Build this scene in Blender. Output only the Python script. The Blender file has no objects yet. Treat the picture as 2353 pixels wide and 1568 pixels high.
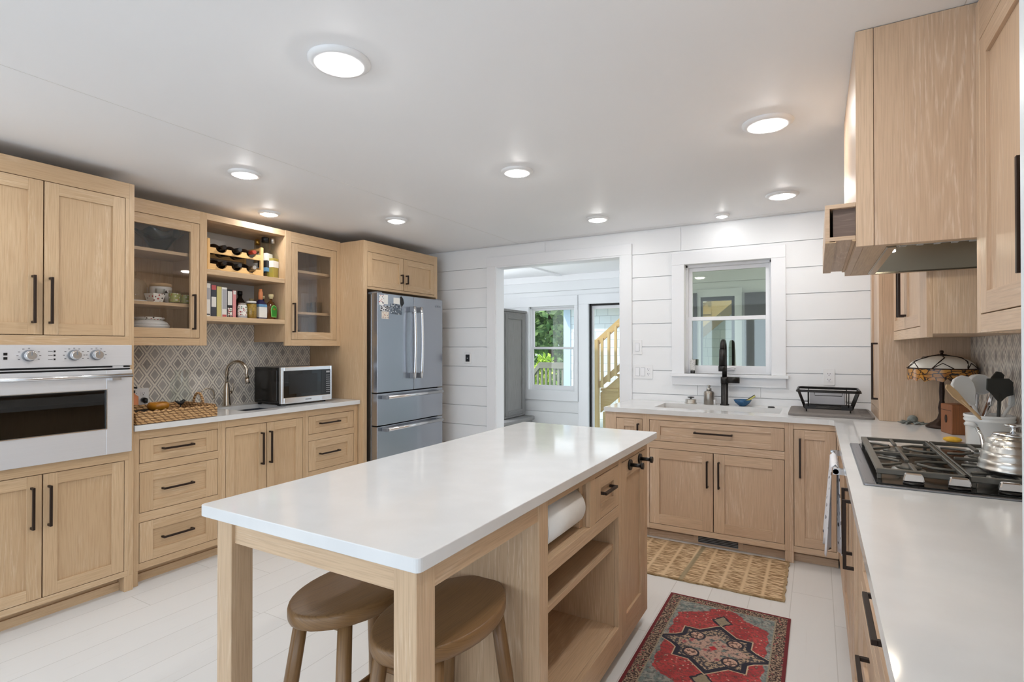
import bpy, bmesh, math, random
from mathutils import Matrix, Vector
R = random.Random(7)
SC = bpy.context.scene
COL = SC.collection
PI = math.pi

# ------------------------------------------------------------------ camera
EYE = 1.3574
cd = bpy.data.cameras.new('camera')
cd.sensor_width = 36.0
cd.lens = 1226.88 / 2353.0 * 36.0
cd.shift_y = 6.55 / 2353.0
cd.clip_start = 0.05
cam = bpy.data.objects.new('camera', cd)
COL.objects.link(cam)
cam.matrix_world = Matrix.Translation((0, 0, EYE)) @ Matrix.Rotation(0.5189, 4, 'Z') @ Matrix.Rotation(PI / 2 + 0.0062, 4, 'X') @ Matrix.Rotation(-0.0006, 4, 'Z')
SC.camera = cam

# ------------------------------------------------------------------ world, sun, exposure
SC.view_settings.view_transform = 'Standard'
SC.view_settings.look = 'None'
SC.view_settings.gamma = 1.0
SC.view_settings.use_curve_mapping = False
SC.view_settings.exposure = 0.2
w = bpy.data.worlds.new('sky'); SC.world = w
w.use_nodes = True
w.node_tree.nodes['Background'].inputs[0].default_value = (0.72, 0.85, 1.0, 1)
w.node_tree.nodes['Background'].inputs[1].default_value = 1.9
sun = bpy.data.lights.new('sun', 'SUN'); sun.energy = 2.6; sun.angle = 0.03; sun.color = (1.0, 0.95, 0.86)
so = bpy.data.objects.new('sun', sun); COL.objects.link(so)
so.rotation_euler = (math.radians(38), math.radians(-24), 0)

def window_and_fill_light(name, loc, rot, sx, sy, watts, col=(0.93, 0.97, 1.0)):
    l = bpy.data.lights.new(name, 'AREA'); l.shape = 'RECTANGLE'; l.size = sx; l.size_y = sy; l.energy = watts; l.color = col
    o = bpy.data.objects.new(name, l); COL.objects.link(o); o.location = loc; o.rotation_euler = rot
    return o
# narrow rear windows, then unseen fill lights added to brighten kitchen and sunroom
for k, xc in enumerate((-2.42, -1.66, -1.03)):
    window_and_fill_light('rear_daylight_and_fill', (xc, -4.57, 1.25), (PI / 2, 0, 0), 0.46, 1.5, 5, (0.72, 0.86, 1.0))
window_and_fill_light('rear_daylight_and_fill', (-3.33, -4.57, 1.2), (PI / 2, 0, 0), 0.9, 1.7, 5)  # wide rear fill, added to light faces towards the camera
window_and_fill_light('rear_daylight_and_fill', (0.45, -4.57, 1.2), (PI / 2, 0, 0), 1.9, 1.7, 10)  # second wide rear fill, added likewise
window_and_fill_light('side_fill_light', (2.66, -2.2, 1.3), (PI / 2, 0, PI / 2), 2.6, 1.7, 12)  # unseen side fill, added to lift the room
window_and_fill_light('left_fill_light', (-4.03, -2.2, 1.3), (PI / 2, 0, -PI / 2), 2.6, 1.7, 11)  # invented left fill, aimed at the right-run fronts
window_and_fill_light('sunroom_fill_light', (2.16, 5.45, 1.25), (PI / 2, 0, PI / 2), 1.4, 1.5, 25)  # added fill to brighten the sunroom from its right end
window_and_fill_light('sunroom_fill_light', (-4.36, 5.02, 1.3), (PI / 2, 0, -PI / 2), 0.8, 1.5, 30)  # added fill for the dim left part of the sunroom

LAMP_WATTS = 108.0   # radiance of the recessed lamp lenses

# ------------------------------------------------------------------ node helpers
def srgb(r, g, b):
    f = lambda c: (c / 255.0) / 12.92 if c / 255.0 <= 0.04045 else ((c / 255.0 + 0.055) / 1.055) ** 2.4
    return (f(r), f(g), f(b), 1.0)

class NT:
    def __init__(s, name):
        s.mat = bpy.data.materials.new(name); s.mat.use_nodes = True
        s.t = s.mat.node_tree; s.n = s.t.nodes; s.b = s.n['Principled BSDF']
    def put(s, sock, v):
        if isinstance(v, bpy.types.NodeSocket): s.t.links.new(v, sock)
        else: sock.default_value = v
    def m(s, op, a, b=0.0, c=None):
        n = s.n.new('ShaderNodeMath'); n.operation = op
        s.put(n.inputs[0], a); s.put(n.inputs[1], b)
        if c is not None: s.put(n.inputs[2], c)
        return n.outputs[0]
    def uv(s):
        n = s.n.new('ShaderNodeTexCoord'); q = s.n.new('ShaderNodeSeparateXYZ'); s.t.links.new(n.outputs['UV'], q.inputs[0])
        return q.outputs[0], q.outputs[1]
    def obj(s):
        n = s.n.new('ShaderNodeTexCoord'); q = s.n.new('ShaderNodeSeparateXYZ'); s.t.links.new(n.outputs['Object'], q.inputs[0])
        return q.outputs[0], q.outputs[1], q.outputs[2]
    def vec(s, x=0.0, y=0.0, z=0.0):
        n = s.n.new('ShaderNodeCombineXYZ')
        for i, v in enumerate((x, y, z)): s.put(n.inputs[i], v)
        return n.outputs[0]
    def noise(s, v, sc=1.0, det=2.0, dist=0.0, rough=0.5):
        n = s.n.new('ShaderNodeTexNoise'); s.put(n.inputs['Vector'], v); n.inputs['Scale'].default_value = sc
        n.inputs['Detail'].default_value = det; n.inputs['Distortion'].default_value = dist; n.inputs['Roughness'].default_value = rough
        return n.outputs['Fac']
    def white(s, v):
        n = s.n.new('ShaderNodeTexWhiteNoise'); n.noise_dimensions = '3D'; s.put(n.inputs['Vector'], v); return n.outputs['Value']
    def voro(s, v, sc=1.0, feat='F1', out='Distance'):
        n = s.n.new('ShaderNodeTexVoronoi'); n.feature = feat; s.put(n.inputs['Vector'], v); n.inputs['Scale'].default_value = sc
        return n.outputs[out]
    def mix(s, f, a, b, mode='MIX'):
        n = s.n.new('ShaderNodeMix'); n.data_type = 'RGBA'; n.blend_type = mode
        s.put(n.inputs['Factor'], f)
        ins = [i for i in n.inputs if i.type == 'RGBA']
        s.put(ins[0], a); s.put(ins[1], b)
        return [o for o in n.outputs if o.type == 'RGBA'][0]
    def step(s, v, lo, hi):
        n = s.n.new('ShaderNodeMapRange'); n.interpolation_type = 'SMOOTHSTEP'
        s.put(n.inputs[0], v); n.inputs[1].default_value = lo; n.inputs[2].default_value = hi
        return n.outputs[0]
    def bump(s, h, strength=0.2, dist=0.002):
        n = s.n.new('ShaderNodeBump'); n.inputs['Strength'].default_value = strength; n.inputs['Distance'].default_value = dist
        s.put(n.inputs['Height'], h); s.t.links.new(n.outputs[0], s.b.inputs['Normal'])
    def color(s, c): s.put(s.b.inputs['Base Color'], c)
    def set(s, **k):
        for a, v in k.items(): s.put(s.b.inputs[a.replace('_', ' ')], v)

M = {}
def plain(name, rgb, rough=0.5, metal=0.0, var=0.03, nscale=18.0, **k):
    t = NT(name); c = srgb(*rgb)
    x, y, z = t.obj(); n = t.noise(t.vec(x, y, z), nscale, 3)
    lo = tuple(max(0, v * (1 - var * 2)) for v in c[:3]) + (1,); hi = tuple(min(1, v * (1 + var)) for v in c[:3]) + (1,)
    t.color(t.mix(n, lo, hi)); t.set(Roughness=rough, Metallic=metal)
    for a, v in k.items(): t.put(t.b.inputs[a.replace('_', ' ')], v)
    M[name] = t.mat
    return t

def wood(name, a, b, light, dark, rough=0.42, lines=0.5, pores=0.35):
    t = NT(name); u, v = t.uv()
    tone = t.noise(t.vec(t.m('MULTIPLY', u, 0.17), t.m('MULTIPLY', v, 1.3), 0.0), 1.0, 1)
    col = t.mix(t.step(tone, 0.3, 0.7), srgb(*a), srgb(*b))
    ring = t.noise(t.vec(t.m('MULTIPLY', u, 0.75), t.m('MULTIPLY', v, 8.5), 3.0), 1.0, 1, 0.35)
    sn = t.m('SINE', t.m('MULTIPLY', ring, 95.0))
    ln = t.m('POWER', t.m('ADD', t.m('MULTIPLY', sn, 0.5), 0.5), 3.0)
    brk = t.noise(t.vec(t.m('MULTIPLY', u, 22.0), t.m('MULTIPLY', v, 240.0), 7.0), 1.0, 2)
    area = t.step(t.noise(t.vec(t.m('MULTIPLY', u, 1.6), t.m('MULTIPLY', v, 5.0), 11.0), 1.0, 1), 0.42, 0.62)
    ln = t.m('MULTIPLY', t.m('MULTIPLY', ln, t.step(brk, 0.36, 0.6)), t.m('MULTIPLY', area, lines))
    col = t.mix(ln, col, srgb(*light))
    po = t.noise(t.vec(t.m('MULTIPLY', u, 7.0), t.m('MULTIPLY', v, 210.0), 1.0), 1.0, 3)
    pk = t.step(po, 0.40, 0.70)
    col = t.mix(t.m('MULTIPLY', pk, pores), col, srgb(*dark))
    t.color(col); t.set(Roughness=rough)
    t.bump(t.m('MULTIPLY', pk, -1.0), 0.15, 0.001)
    M[name] = t.mat

wood('oak', (210, 180, 143), (198, 167, 130), (224, 202, 170), (166, 130, 96))
wood('oak_cool_lit', (214, 186, 156), (200, 171, 143), (232, 212, 190), (164, 134, 108), lines=0.6)  # same oak; greyer light on the sink and right runs mixed into its colour
wood('island_oak', (210, 180, 146), (196, 166, 133), (228, 206, 178), (160, 128, 98), lines=0.6)
wood('stool_wood', (142, 108, 70), (124, 92, 58), (160, 126, 86), (88, 62, 38), rough=0.34, lines=0.25)
wood('pine', (228, 190, 128), (214, 170, 108), (238, 206, 150), (180, 130, 76), lines=0.4)
wood('deck_pine', (214, 184, 128), (200, 166, 106), (226, 202, 152), (150, 116, 66), rough=0.7)
wood('brown_wood', (150, 92, 50), (120, 70, 38), (170, 110, 66), (80, 44, 24))
wood('grey_wood', (140, 138, 136), (122, 121, 120), (160, 158, 156), (90, 90, 90), rough=0.6)
wood('ledge_dark', (128, 108, 96), (110, 92, 82), (160, 140, 126), (80, 66, 58))
wood('dark_wood', (52, 44, 40), (42, 36, 33), (66, 56, 50), (28, 24, 22), rough=0.55)
wood('weathered_wood', (150, 146, 132), (128, 124, 112), (170, 166, 150), (96, 92, 84), rough=0.8)

plain('wall_white', (238, 239, 240), 0.45, var=0.01, nscale=2)
plain('trim_white', (236, 237, 239), 0.38, var=0.01, nscale=3)
plain('plaster_grey', (214, 212, 208), 0.6, var=0.01)
plain('ceiling_white', (246, 246, 247), 0.55, var=0.012, nscale=1.2)
plain('vinyl_white', (238, 238, 240), 0.35, var=0.01)
plain('plastic_white', (236, 236, 236), 0.35, var=0.01)
plain('black_metal', (26, 23, 21), 0.38, 0.3)
plain('bronze_pull', (44, 30, 22), 0.4, 0.4)
plain('black_plastic', (18, 18, 19), 0.32)
plain('black_matte', (20, 20, 20), 0.7)
plain('cast_iron', (104, 101, 94), 0.42, 0.3, var=0.1)
plain('enamel_black', (22, 21, 20), 0.16)
plain('dark_gap', (30, 24, 20), 0.8)
plain('ceramic_white', (240, 240, 238), 0.12, var=0.005)
plain('sink_white', (236, 236, 236), 0.16, var=0.005)
plain('paper_white', (242, 242, 240), 0.75, var=0.02, nscale=60)
plain('rubber_grey', (126, 120, 116), 0.75, var=0.08, nscale=60)
plain('grey_plastic', (176, 176, 180), 0.4)
plain('red_cap', (150, 50, 30), 0.4)
plain('orange_cap', (226, 142, 92), 0.5)
plain('cream_cap', (222, 206, 158), 0.5)
plain('silver', (196, 194, 188), 0.28, 0.9)
plain('pewter', (168, 162, 154), 0.36, 0.95, var=0.12, nscale=30)
plain('gold_metal', (200, 160, 80), 0.3, 0.9)
plain('blue_glaze', (48, 98, 140), 0.12, var=0.2, nscale=40)
plain('sponge_yellow', (206, 200, 120), 0.85, var=0.1)
plain('corn_yellow', (224, 176, 50), 0.7, var=0.2, nscale=80)
plain('silicone_white', (232, 232, 230), 0.45)
plain('silicone_black', (50, 50, 46), 0.5)
plain('bamboo', (222, 186, 140), 0.5, var=0.1, nscale=30)
plain('shade_cream', (232, 226, 214), 0.3, var=0.03, Transmission_Weight=0.0)
plain('bronze_dark', (50, 32, 22), 0.42, 0.6, var=0.3, nscale=60)
plain('trinket_glaze', (134, 138, 132), 0.35, var=0.5, nscale=70)
plain('amber_ceramic', (196, 132, 40), 0.18, var=0.25, nscale=22)
plain('hinge_grey', (140, 144, 150), 0.4, 0.5)
plain('house_blue', (186, 208, 226), 0.6, var=0.02)
plain('concrete', (180, 178, 170), 0.8, var=0.06)
plain('bark', (92, 80, 66), 0.9, var=0.2)
plain('blind_white', (226, 232, 240), 0.5, var=0.01)
plain('bottle_dark', (30, 22, 18), 0.08)
plain('label_white', (236, 234, 228), 0.6, var=0.03, nscale=90)
plain('label_blue', (110, 160, 200), 0.5, var=0.15, nscale=60)
plain('label_black', (34, 34, 36), 0.5, var=0.1)
plain('label_green', (50, 150, 50), 0.45, var=0.2, nscale=60)
plain('label_lime', (150, 220, 120), 0.45)
plain('whisky', (96, 56, 22), 0.1, var=0.2)
plain('tequila', (196, 176, 84), 0.1, var=0.12)
plain('indigo', (52, 46, 84), 0.15)
plain('pickle', (190, 150, 50), 0.35, var=0.6, nscale=90)

def leaves(name, a, b):
    t = NT(name); x, y, z = t.obj()
    t.color(t.mix(t.step(t.noise(t.vec(x, y, z), 4.0, 3), 0.35, 0.65), srgb(*a), srgb(*b))); t.set(Roughness=0.6)
    M[name] = t.mat
leaves('leaf_green', (70, 104, 58), (128, 156, 92))
leaves('leaf_lime', (150, 190, 60), (196, 214, 90))

# brushed steel
def steel(name, rgb, rough=0.3, axis=2, amp=0.12, metal=1.0):
    t = NT(name); x, y, z = t.obj(); c = [x, y, z]
    s = [t.m('MULTIPLY', c[i], 4.0 if i == axis else 420.0) for i in range(3)]
    n = t.noise(t.vec(*s), 1.0, 2)
    col = srgb(*rgb)
    t.color(t.mix(n, tuple(v * 0.96 for v in col[:3]) + (1,), tuple(min(1, v * 1.03) for v in col[:3]) + (1,)))
    t.put(t.b.inputs['Roughness'], t.m('ADD', t.m('MULTIPLY', n, amp), rough - amp / 2)); t.set(Metallic=metal)
    M[name] = t.mat
steel('steel', (222, 223, 226), 0.42, 1, 0.12, 0.5)
steel('steel_fridge', (176, 180, 187), 0.25, 2, 0.03)
steel('steel_bright', (228, 229, 231), 0.2, 1)
steel('steel_tray', (150, 152, 158), 0.3, 1)
steel('liner_steel', (150, 145, 132), 0.2, 1, 0.04)
steel('kettle_steel', (196, 193, 187), 0.28, 2, 0.03)
steel('nickel', (196, 186, 172), 0.24, 2)

def glass(name, tint=(1, 1, 1), rough=0.02, ior=1.5, gl=1.0):
    t = NT(name); t.n.remove(t.b)
    tr = t.n.new('ShaderNodeBsdfTransparent'); tr.inputs[0].default_value = (*tint, 1)
    g = t.n.new('ShaderNodeBsdfGlossy'); g.inputs['Roughness'].default_value = rough; g.inputs[0].default_value = (gl, gl, gl, 1)
    fr = t.n.new('ShaderNodeFresnel'); ge = t.n.new('ShaderNodeNewGeometry')
    t.put(fr.inputs[0], t.m('MULTIPLY_ADD', ge.outputs['Backfacing'], 1.0 / ior - ior, ior))
    mx = t.n.new('ShaderNodeMixShader')
    t.t.links.new(fr.outputs[0], mx.inputs[0]); t.t.links.new(tr.outputs[0], mx.inputs[1]); t.t.links.new(g.outputs[0], mx.inputs[2])
    t.t.links.new(mx.outputs[0], t.n['Material Output'].inputs[0])
    M[name] = t.mat
glass('pane_glass', (0.97, 0.98, 0.98))
glass('cabinet_glass', (0.95, 0.95, 0.95), ior=1.55)
glass('window_glass', (0.70, 0.725, 0.64), ior=1.65)
glass('clear_glass', (0.93, 0.95, 0.94), ior=1.45)
glass('aqua_glass', (0.35, 0.62, 0.80), ior=1.6)
glass('smoked_glass', (0.08, 0.075, 0.07), ior=1.55)
glass('bottle_clear', (0.88, 0.9, 0.88), ior=1.5)

def emit(name, rgb, s):
    t = NT(name); t.color((0.8, 0.8, 0.8, 1)); t.put(t.b.inputs['Emission Color'], (*rgb, 1)); t.put(t.b.inputs['Emission Strength'], s); M[name] = t.mat
emit('lamp_lens', (1.0, 0.98, 0.955), LAMP_WATTS)
emit('hood_lens', (1.0, 0.88, 0.7), 90.0)

# quartz worktop
t = NT('quartz'); x, y, z = t.obj()
n1 = t.noise(t.vec(x, y, z), 9.0, 4); n2 = t.noise(t.vec(x, y, z), 60.0, 2)
c = t.mix(t.step(n1, 0.35, 0.7), srgb(222, 222, 221), srgb(226, 226, 225)); c = t.mix(t.m('MULTIPLY', t.step(n2, 0.6, 0.8), 0.15), c, srgb(216, 215, 211))
t.color(c); t.set(Roughness=0.09); M['quartz'] = t.mat

# painted plank floor: boards run along y
t = NT('floor_paint'); x, y, z = t.obj()
bx = t.m('DIVIDE', t.m('ADD', x, 10.07), 0.195); row = t.m('FLOOR', bx); fx = t.m('FRACT', bx)
by = t.m('DIVIDE', t.m('ADD', y, t.m('MULTIPLY', t.white(t.vec(row, 0.0, 3.0)), 1.8)), 1.8); fy = t.m('FRACT', by)
ex = t.m('MINIMUM', fx, t.m('SUBTRACT', 1.0, fx)); ey = t.m('MULTIPLY', t.m('MINIMUM', fy, t.m('SUBTRACT', 1.0, fy)), 9.2)
seam = t.step(t.m('MINIMUM', ex, ey), 0.004, 0.014)
tone = t.white(t.vec(row, t.m('FLOOR', by), 1.0))
g = t.noise(t.vec(t.m('MULTIPLY', x, 90.0), t.m('MULTIPLY', y, 3.0), 0.0), 1.0, 3)
c = t.mix(tone, srgb(225, 224, 222), srgb(229, 228, 226)); c = t.mix(t.m('MULTIPLY', t.step(g, 0.6, 0.8), 0.35), c, srgb(208, 204, 198))
t.color(t.mix(seam, srgb(202, 200, 196), c)); t.set(Roughness=0.4); M['floor_paint'] = t.mat

# diamond tile (world y horizontally, z upwards)
def tile(name):
    t = NT(name); x, y, z = t.obj()
    a0 = t.m('DIVIDE', y, 0.101); b0 = t.m('DIVIDE', z, 0.146)
    a = t.m('ADD', a0, b0); b = t.m('SUBTRACT', a0, b0)
    fa = t.m('FRACT', t.m('ADD', a, 50.0)); fb = t.m('FRACT', t.m('ADD', b, 50.0))
    d = t.m('MINIMUM', t.m('MINIMUM', fa, t.m('SUBTRACT', 1.0, fa)), t.m('MINIMUM', fb, t.m('SUBTRACT', 1.0, fb)))
    outer = t.m('SUBTRACT', 1.0, t.step(d, 0.055, 0.075))
    inner = t.m('SUBTRACT', 1.0, t.step(t.m('ABSOLUTE', t.m('SUBTRACT', d, 0.20)), 0.034, 0.052))
    tone = t.white(t.vec(t.m('FLOOR', t.m('ADD', a, 50.0)), t.m('FLOOR', t.m('ADD', b, 50.0)), t.step(d, 0.18, 0.19)))
    c = t.mix(tone, srgb(164, 158, 153), srgb(198, 192, 186))
    c = t.mix(t.m('MULTIPLY', t.step(t.noise(t.vec(t.m('MULTIPLY', y, 6.0), t.m('MULTIPLY', z, 6.0), 1.0), 6.0, 3), 0.45, 0.7), 0.4), c, srgb(196, 193, 189))
    c = t.mix(t.m('MAXIMUM', outer, inner), c, srgb(242, 236, 224))
    t.color(c); t.set(Roughness=0.25); M[name] = t.mat
tile('diamond_tile')

# pale shingles on the neighbouring wall (world x, z)
t = NT('shingle'); x, y, z = t.obj()
rz = t.m('DIVIDE', t.m('ADD', z, 5.0), 0.135); row = t.m('FLOOR', rz); fz = t.m('FRACT', rz)
sx = t.m('DIVIDE', t.m('ADD', t.m('ADD', x, 20.0), t.m('MULTIPLY', t.white(t.vec(row, 2.0, 0.0)), 0.3)), 0.2); fx = t.m('FRACT', sx)
e = t.m('MINIMUM', t.step(fx, 0.0, 0.05), t.step(fz, 0.0, 0.08))
c = t.mix(t.white(t.vec(row, t.m('FLOOR', sx), 0.0)), srgb(214, 224, 230), srgb(230, 236, 238))
t.color(t.mix(e, srgb(150, 160, 166), c)); t.set(Roughness=0.75); M['shingle'] = t.mat

# woven seagrass (object uv free: world coordinates)
t = NT('seagrass'); x, y, z = t.obj()
nz = t.noise(t.vec(x, y, z), 38.0, 2)
z = t.m('ADD', z, t.m('MULTIPLY', t.m('SUBTRACT', nz, 0.5), 0.012)); y = t.m('ADD', y, t.m('MULTIPLY', t.m('SUBTRACT', nz, 0.5), 0.02))
rw = t.m('DIVIDE', z, 0.015); row = t.m('FLOOR', rw)
ph = t.m('MULTIPLY', t.m('MODULO', row, 2.0), 0.5)
al = t.m('FRACT', t.m('ADD', t.m('ADD', t.m('DIVIDE', t.m('ADD', x, y), 0.034), ph), t.m('MULTIPLY', t.m('FRACT', rw), 0.6)))
h = t.m('MULTIPLY', t.m('SINE', t.m('MULTIPLY', al, PI)), t.m('SINE', t.m('MULTIPLY', t.m('FRACT', rw), PI)))
n = t.noise(t.vec(x, y, z), 60.0, 3)
c = t.mix(t.step(h, 0.0, 0.55), srgb(96, 64, 36), srgb(214, 172, 120)); c = t.mix(t.m('MULTIPLY', n, 0.5), c, srgb(172, 128, 82))
t.color(c); t.set(Roughness=0.8); t.bump(h, 0.8, 0.006); M['seagrass'] = t.mat

# jute mat
t = NT('jute'); u, v = t.uv()
col_ = t.m('MULTIPLY', u, 9.0); fc = t.m('FRACT', col_)
dash = t.noise(t.vec(t.m('MULTIPLY', u, 13.0), t.m('MULTIPLY', v, 64.0), 0.0), 1.0, 3, 0.3)
edge = t.m('ABSOLUTE', t.m('SUBTRACT', fc, 0.5))
dk = t.m('MULTIPLY', t.step(dash, 0.46, 0.54), t.m('SUBTRACT', 1.0, t.step(edge, 0.36, 0.48)))
base = t.mix(t.noise(t.vec(t.m('MULTIPLY', u, 5.0), t.m('MULTIPLY', v, 2.0), 0.0), 1.0, 2), srgb(204, 172, 132), srgb(224, 200, 166))
c = t.mix(t.m('MULTIPLY', dk, 0.85), base, srgb(128, 96, 60))
grey = t.m('SUBTRACT', 1.0, t.step(t.m('ABSOLUTE', t.m('SUBTRACT', u, t.m('ADD', 0.44, t.m('MULTIPLY', v, 0.03)))), 0.008, 0.02))
c = t.mix(t.m('MULTIPLY', grey, 0.7), c, srgb(128, 122, 98))
rim = t.m('MINIMUM', t.m('MINIMUM', u, t.m('SUBTRACT', 1.0, u)), t.m('MULTIPLY', t.m('MINIMUM', v, t.m('SUBTRACT', 1.0, v)), 0.7))
c = t.mix(t.m('MULTIPLY', t.m('SUBTRACT', 1.0, t.step(rim, 0.008, 0.02)), 0.6), c, srgb(130, 106, 66))
t.color(c); t.set(Roughness=0.9); t.bump(dash, 0.6, 0.004); M['jute'] = t.mat

# red medallion rug: u across (0..1), v along, centre at .5,.5
t = NT('rug_weave'); u, v = t.uv()
W_, L_ = 0.585, 0.93
px = t.m('MULTIPLY', t.m('SUBTRACT', u, 0.5), W_); py = t.m('MULTIPLY', t.m('SUBTRACT', v, 0.5), L_)
ax = t.m('ABSOLUTE', px); ay = t.m('ABSOLUTE', py)
fine = t.noise(t.vec(t.m('MULTIPLY', u, W_), t.m('MULTIPLY', v, L_), 0.0), 110.0, 3)
mid = t.noise(t.vec(t.m('MULTIPLY', u, W_), t.m('MULTIPLY', v, L_), 5.0), 34.0, 2)
big = t.noise(t.vec(t.m('MULTIPLY', u, W_), t.m('MULTIPLY', v, L_), 9.0), 14.0, 2)
fl = t.voro(t.vec(t.m('MULTIPLY', u, W_), t.m('MULTIPLY', v, L_), 0.0), 26.0)
jx = t.m('MULTIPLY', t.m('SUBTRACT', mid, 0.5), 0.03)
f2 = t.noise(t.vec(t.m('MULTIPLY', u, W_), t.m('MULTIPLY', v, L_), 21.0), 70.0, 2)
f3 = t.voro(t.vec(t.m('MULTIPLY', u, W_), t.m('MULTIPLY', v, L_), 3.0), 42.0)
teal = t.mix(t.step(mid, 0.4, 0.6), srgb(112, 124, 122), srgb(150, 150, 142))
teal = t.mix(t.m('MULTIPLY', t.step(f2, 0.54, 0.6), 0.7), teal, srgb(84, 84, 86))
teal = t.mix(t.m('MULTIPLY', t.m('SUBTRACT', 1.0, t.step(f3, 0.10, 0.2)), 0.8), teal, srgb(176, 84, 86))
red = t.mix(t.step(big, 0.3, 0.7), srgb(160, 52, 56), srgb(188, 74, 72))
red = t.mix(t.m('MULTIPLY', t.step(f2, 0.50, 0.56), 0.7), red, srgb(112, 66, 64))
red = t.mix(t.m('MULTIPLY', t.m('SUBTRACT', 1.0, t.step(f3, 0.12, 0.2)), 0.85), red, srgb(214, 178, 156))
red = t.mix(t.m('MULTIPLY', t.m('SUBTRACT', 1.0, t.step(fl, 0.10, 0.16)), 1.0), red, srgb(126, 116, 100))
red = t.mix(t.m('MULTIPLY', t.m('SUBTRACT', 1.0, t.step(t.m('ABSOLUTE', t.m('SUBTRACT', fl, 0.2)), 0.015, 0.035)), 0.7), red, srgb(84, 44, 48))
# octagonal red field on a teal ground
fld = t.m('MAXIMUM', t.m('MULTIPLY', ax, 1.70), t.m('ADD', t.m('MULTIPLY', ax, 0.66), t.m('MULTIPLY', ay, 0.86)))
wav = t.m('MULTIPLY', t.m('SINE', t.m('MULTIPLY', ay, 62.0)), 0.008)
inred = t.m('SUBTRACT', 1.0, t.step(t.m('ADD', t.m('ADD', fld, jx), wav), 0.352, 0.358))
c = t.mix(inred, teal, red)
# pendants above and below the star
pd = t.m('ADD', t.m('MULTIPLY', ax, 1.3), t.m('ABSOLUTE', t.m('SUBTRACT', ay, 0.265)))
c = t.mix(t.m('SUBTRACT', 1.0, t.step(t.m('ADD', pd, jx), 0.062, 0.066)), c, srgb(42, 40, 52))
c = t.mix(t.m('SUBTRACT', 1.0, t.step(t.m('ADD', pd, jx), 0.046, 0.052)), c, srgb(146, 134, 112))
# eight pointed star: square plus diamond
sq = t.m('MAXIMUM', t.m('MULTIPLY', ax, 1.05), t.m('MULTIPLY', ay, 1.15)); dm = t.m('MULTIPLY', t.m('ADD', ax, ay), 0.72)
dm2 = t.m('ADD', t.m('MULTIPLY', ax, 0.62), t.m('MULTIPLY', ay, 1.1))
star = t.m('MULTIPLY', t.m('MINIMUM', t.m('MINIMUM', sq, dm), dm2), 0.84)
c = t.mix(t.m('SUBTRACT', 1.0, t.step(star, 0.134, 0.137)), c, srgb(200, 176, 146))
c = t.mix(t.m('SUBTRACT', 1.0, t.step(star, 0.130, 0.132)), c, srgb(40, 40, 54))
c = t.mix(t.m('SUBTRACT', 1.0, t.step(star, 0.112, 0.114)), c, t.mix(t.step(f2, 0.48, 0.54), srgb(70, 66, 70), srgb(176, 152, 128)))
ctr = t.m('ADD', t.m('MULTIPLY', ax, 0.8), ay)
pale = t.mix(t.step(fl, 0.2, 0.34), srgb(176, 96, 96), srgb(188, 156, 140)); pale = t.mix(t.step(mid, 0.54, 0.6), pale, srgb(120, 128, 122))
pale = t.mix(t.m('MULTIPLY', t.step(f2, 0.55, 0.6), 0.7), pale, srgb(70, 66, 76))
c = t.mix(t.m('SUBTRACT', 1.0, t.step(t.m('ADD', ctr, jx), 0.118, 0.122)), c, pale)
ros = t.m('SQRT', t.m('ADD', t.m('POWER', t.m('SUBTRACT', ax, 0.082), 2.0), t.m('POWER', t.m('SUBTRACT', ay, 0.078), 2.0)))
c = t.mix(t.m('SUBTRACT', 1.0, t.step(ros, 0.036, 0.039)), c, srgb(44, 42, 54))
c = t.mix(t.m('SUBTRACT', 1.0, t.step(ros, 0.027, 0.03)), c, t.mix(t.step(f2, 0.5, 0.55), srgb(206, 168, 148), srgb(110, 84, 76)))
c = t.mix(t.m('SUBTRACT', 1.0, t.step(t.m('ADD', t.m('MULTIPLY', ax, 1.0), ay), 0.018, 0.021)), c, srgb(190, 52, 58))
# border
bd = t.m('MINIMUM', t.m('SUBTRACT', W_ / 2, ax), t.m('SUBTRACT', L_ / 2, ay))
brd = t.mix(t.step(fine, 0.47, 0.53), srgb(60, 44, 42), srgb(176, 150, 126)); brd = t.mix(t.m('MULTIPLY', t.step(f2, 0.5, 0.56), 0.6), brd, srgb(52, 38, 40)); brd = t.mix(t.m('SUBTRACT', 1.0, t.step(f3, 0.16, 0.24)), brd, srgb(168, 84, 84))
c = t.mix(t.m('SUBTRACT', 1.0, t.step(bd, 0.066, 0.068)), c, srgb(150, 140, 120))
c = t.mix(t.m('SUBTRACT', 1.0, t.step(bd, 0.060, 0.062)), c, brd)
c = t.mix(t.m('SUBTRACT', 1.0, t.step(bd, 0.013, 0.015)), c, srgb(110, 34, 40))
c = t.mix(t.m('MULTIPLY', t.step(fine, 0.5, 0.62), 0.22), c, srgb(64, 52, 48))
t.color(c); t.set(Roughness=0.92); t.bump(fine, 0.4, 0.002); M['rug_weave'] = t.mat

# stained glass skirt of the lamp
t = NT('amber_mosaic'); u, v = t.uv()
vv = t.vec(t.m('MULTIPLY', u, 26.0), t.m('MULTIPLY', v, 3.4), 0.0)
e = t.step(t.voro(vv, 1.0, 'DISTANCE_TO_EDGE'), 0.03, 0.09)
c = t.mix(t.voro(vv, 1.0, 'F1', 'Color'), srgb(138, 78, 18), srgb(204, 148, 66))
t.color(t.mix(e, srgb(40, 24, 14), c)); t.set(Roughness=0.25); M['amber_mosaic'] = t.mat

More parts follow.
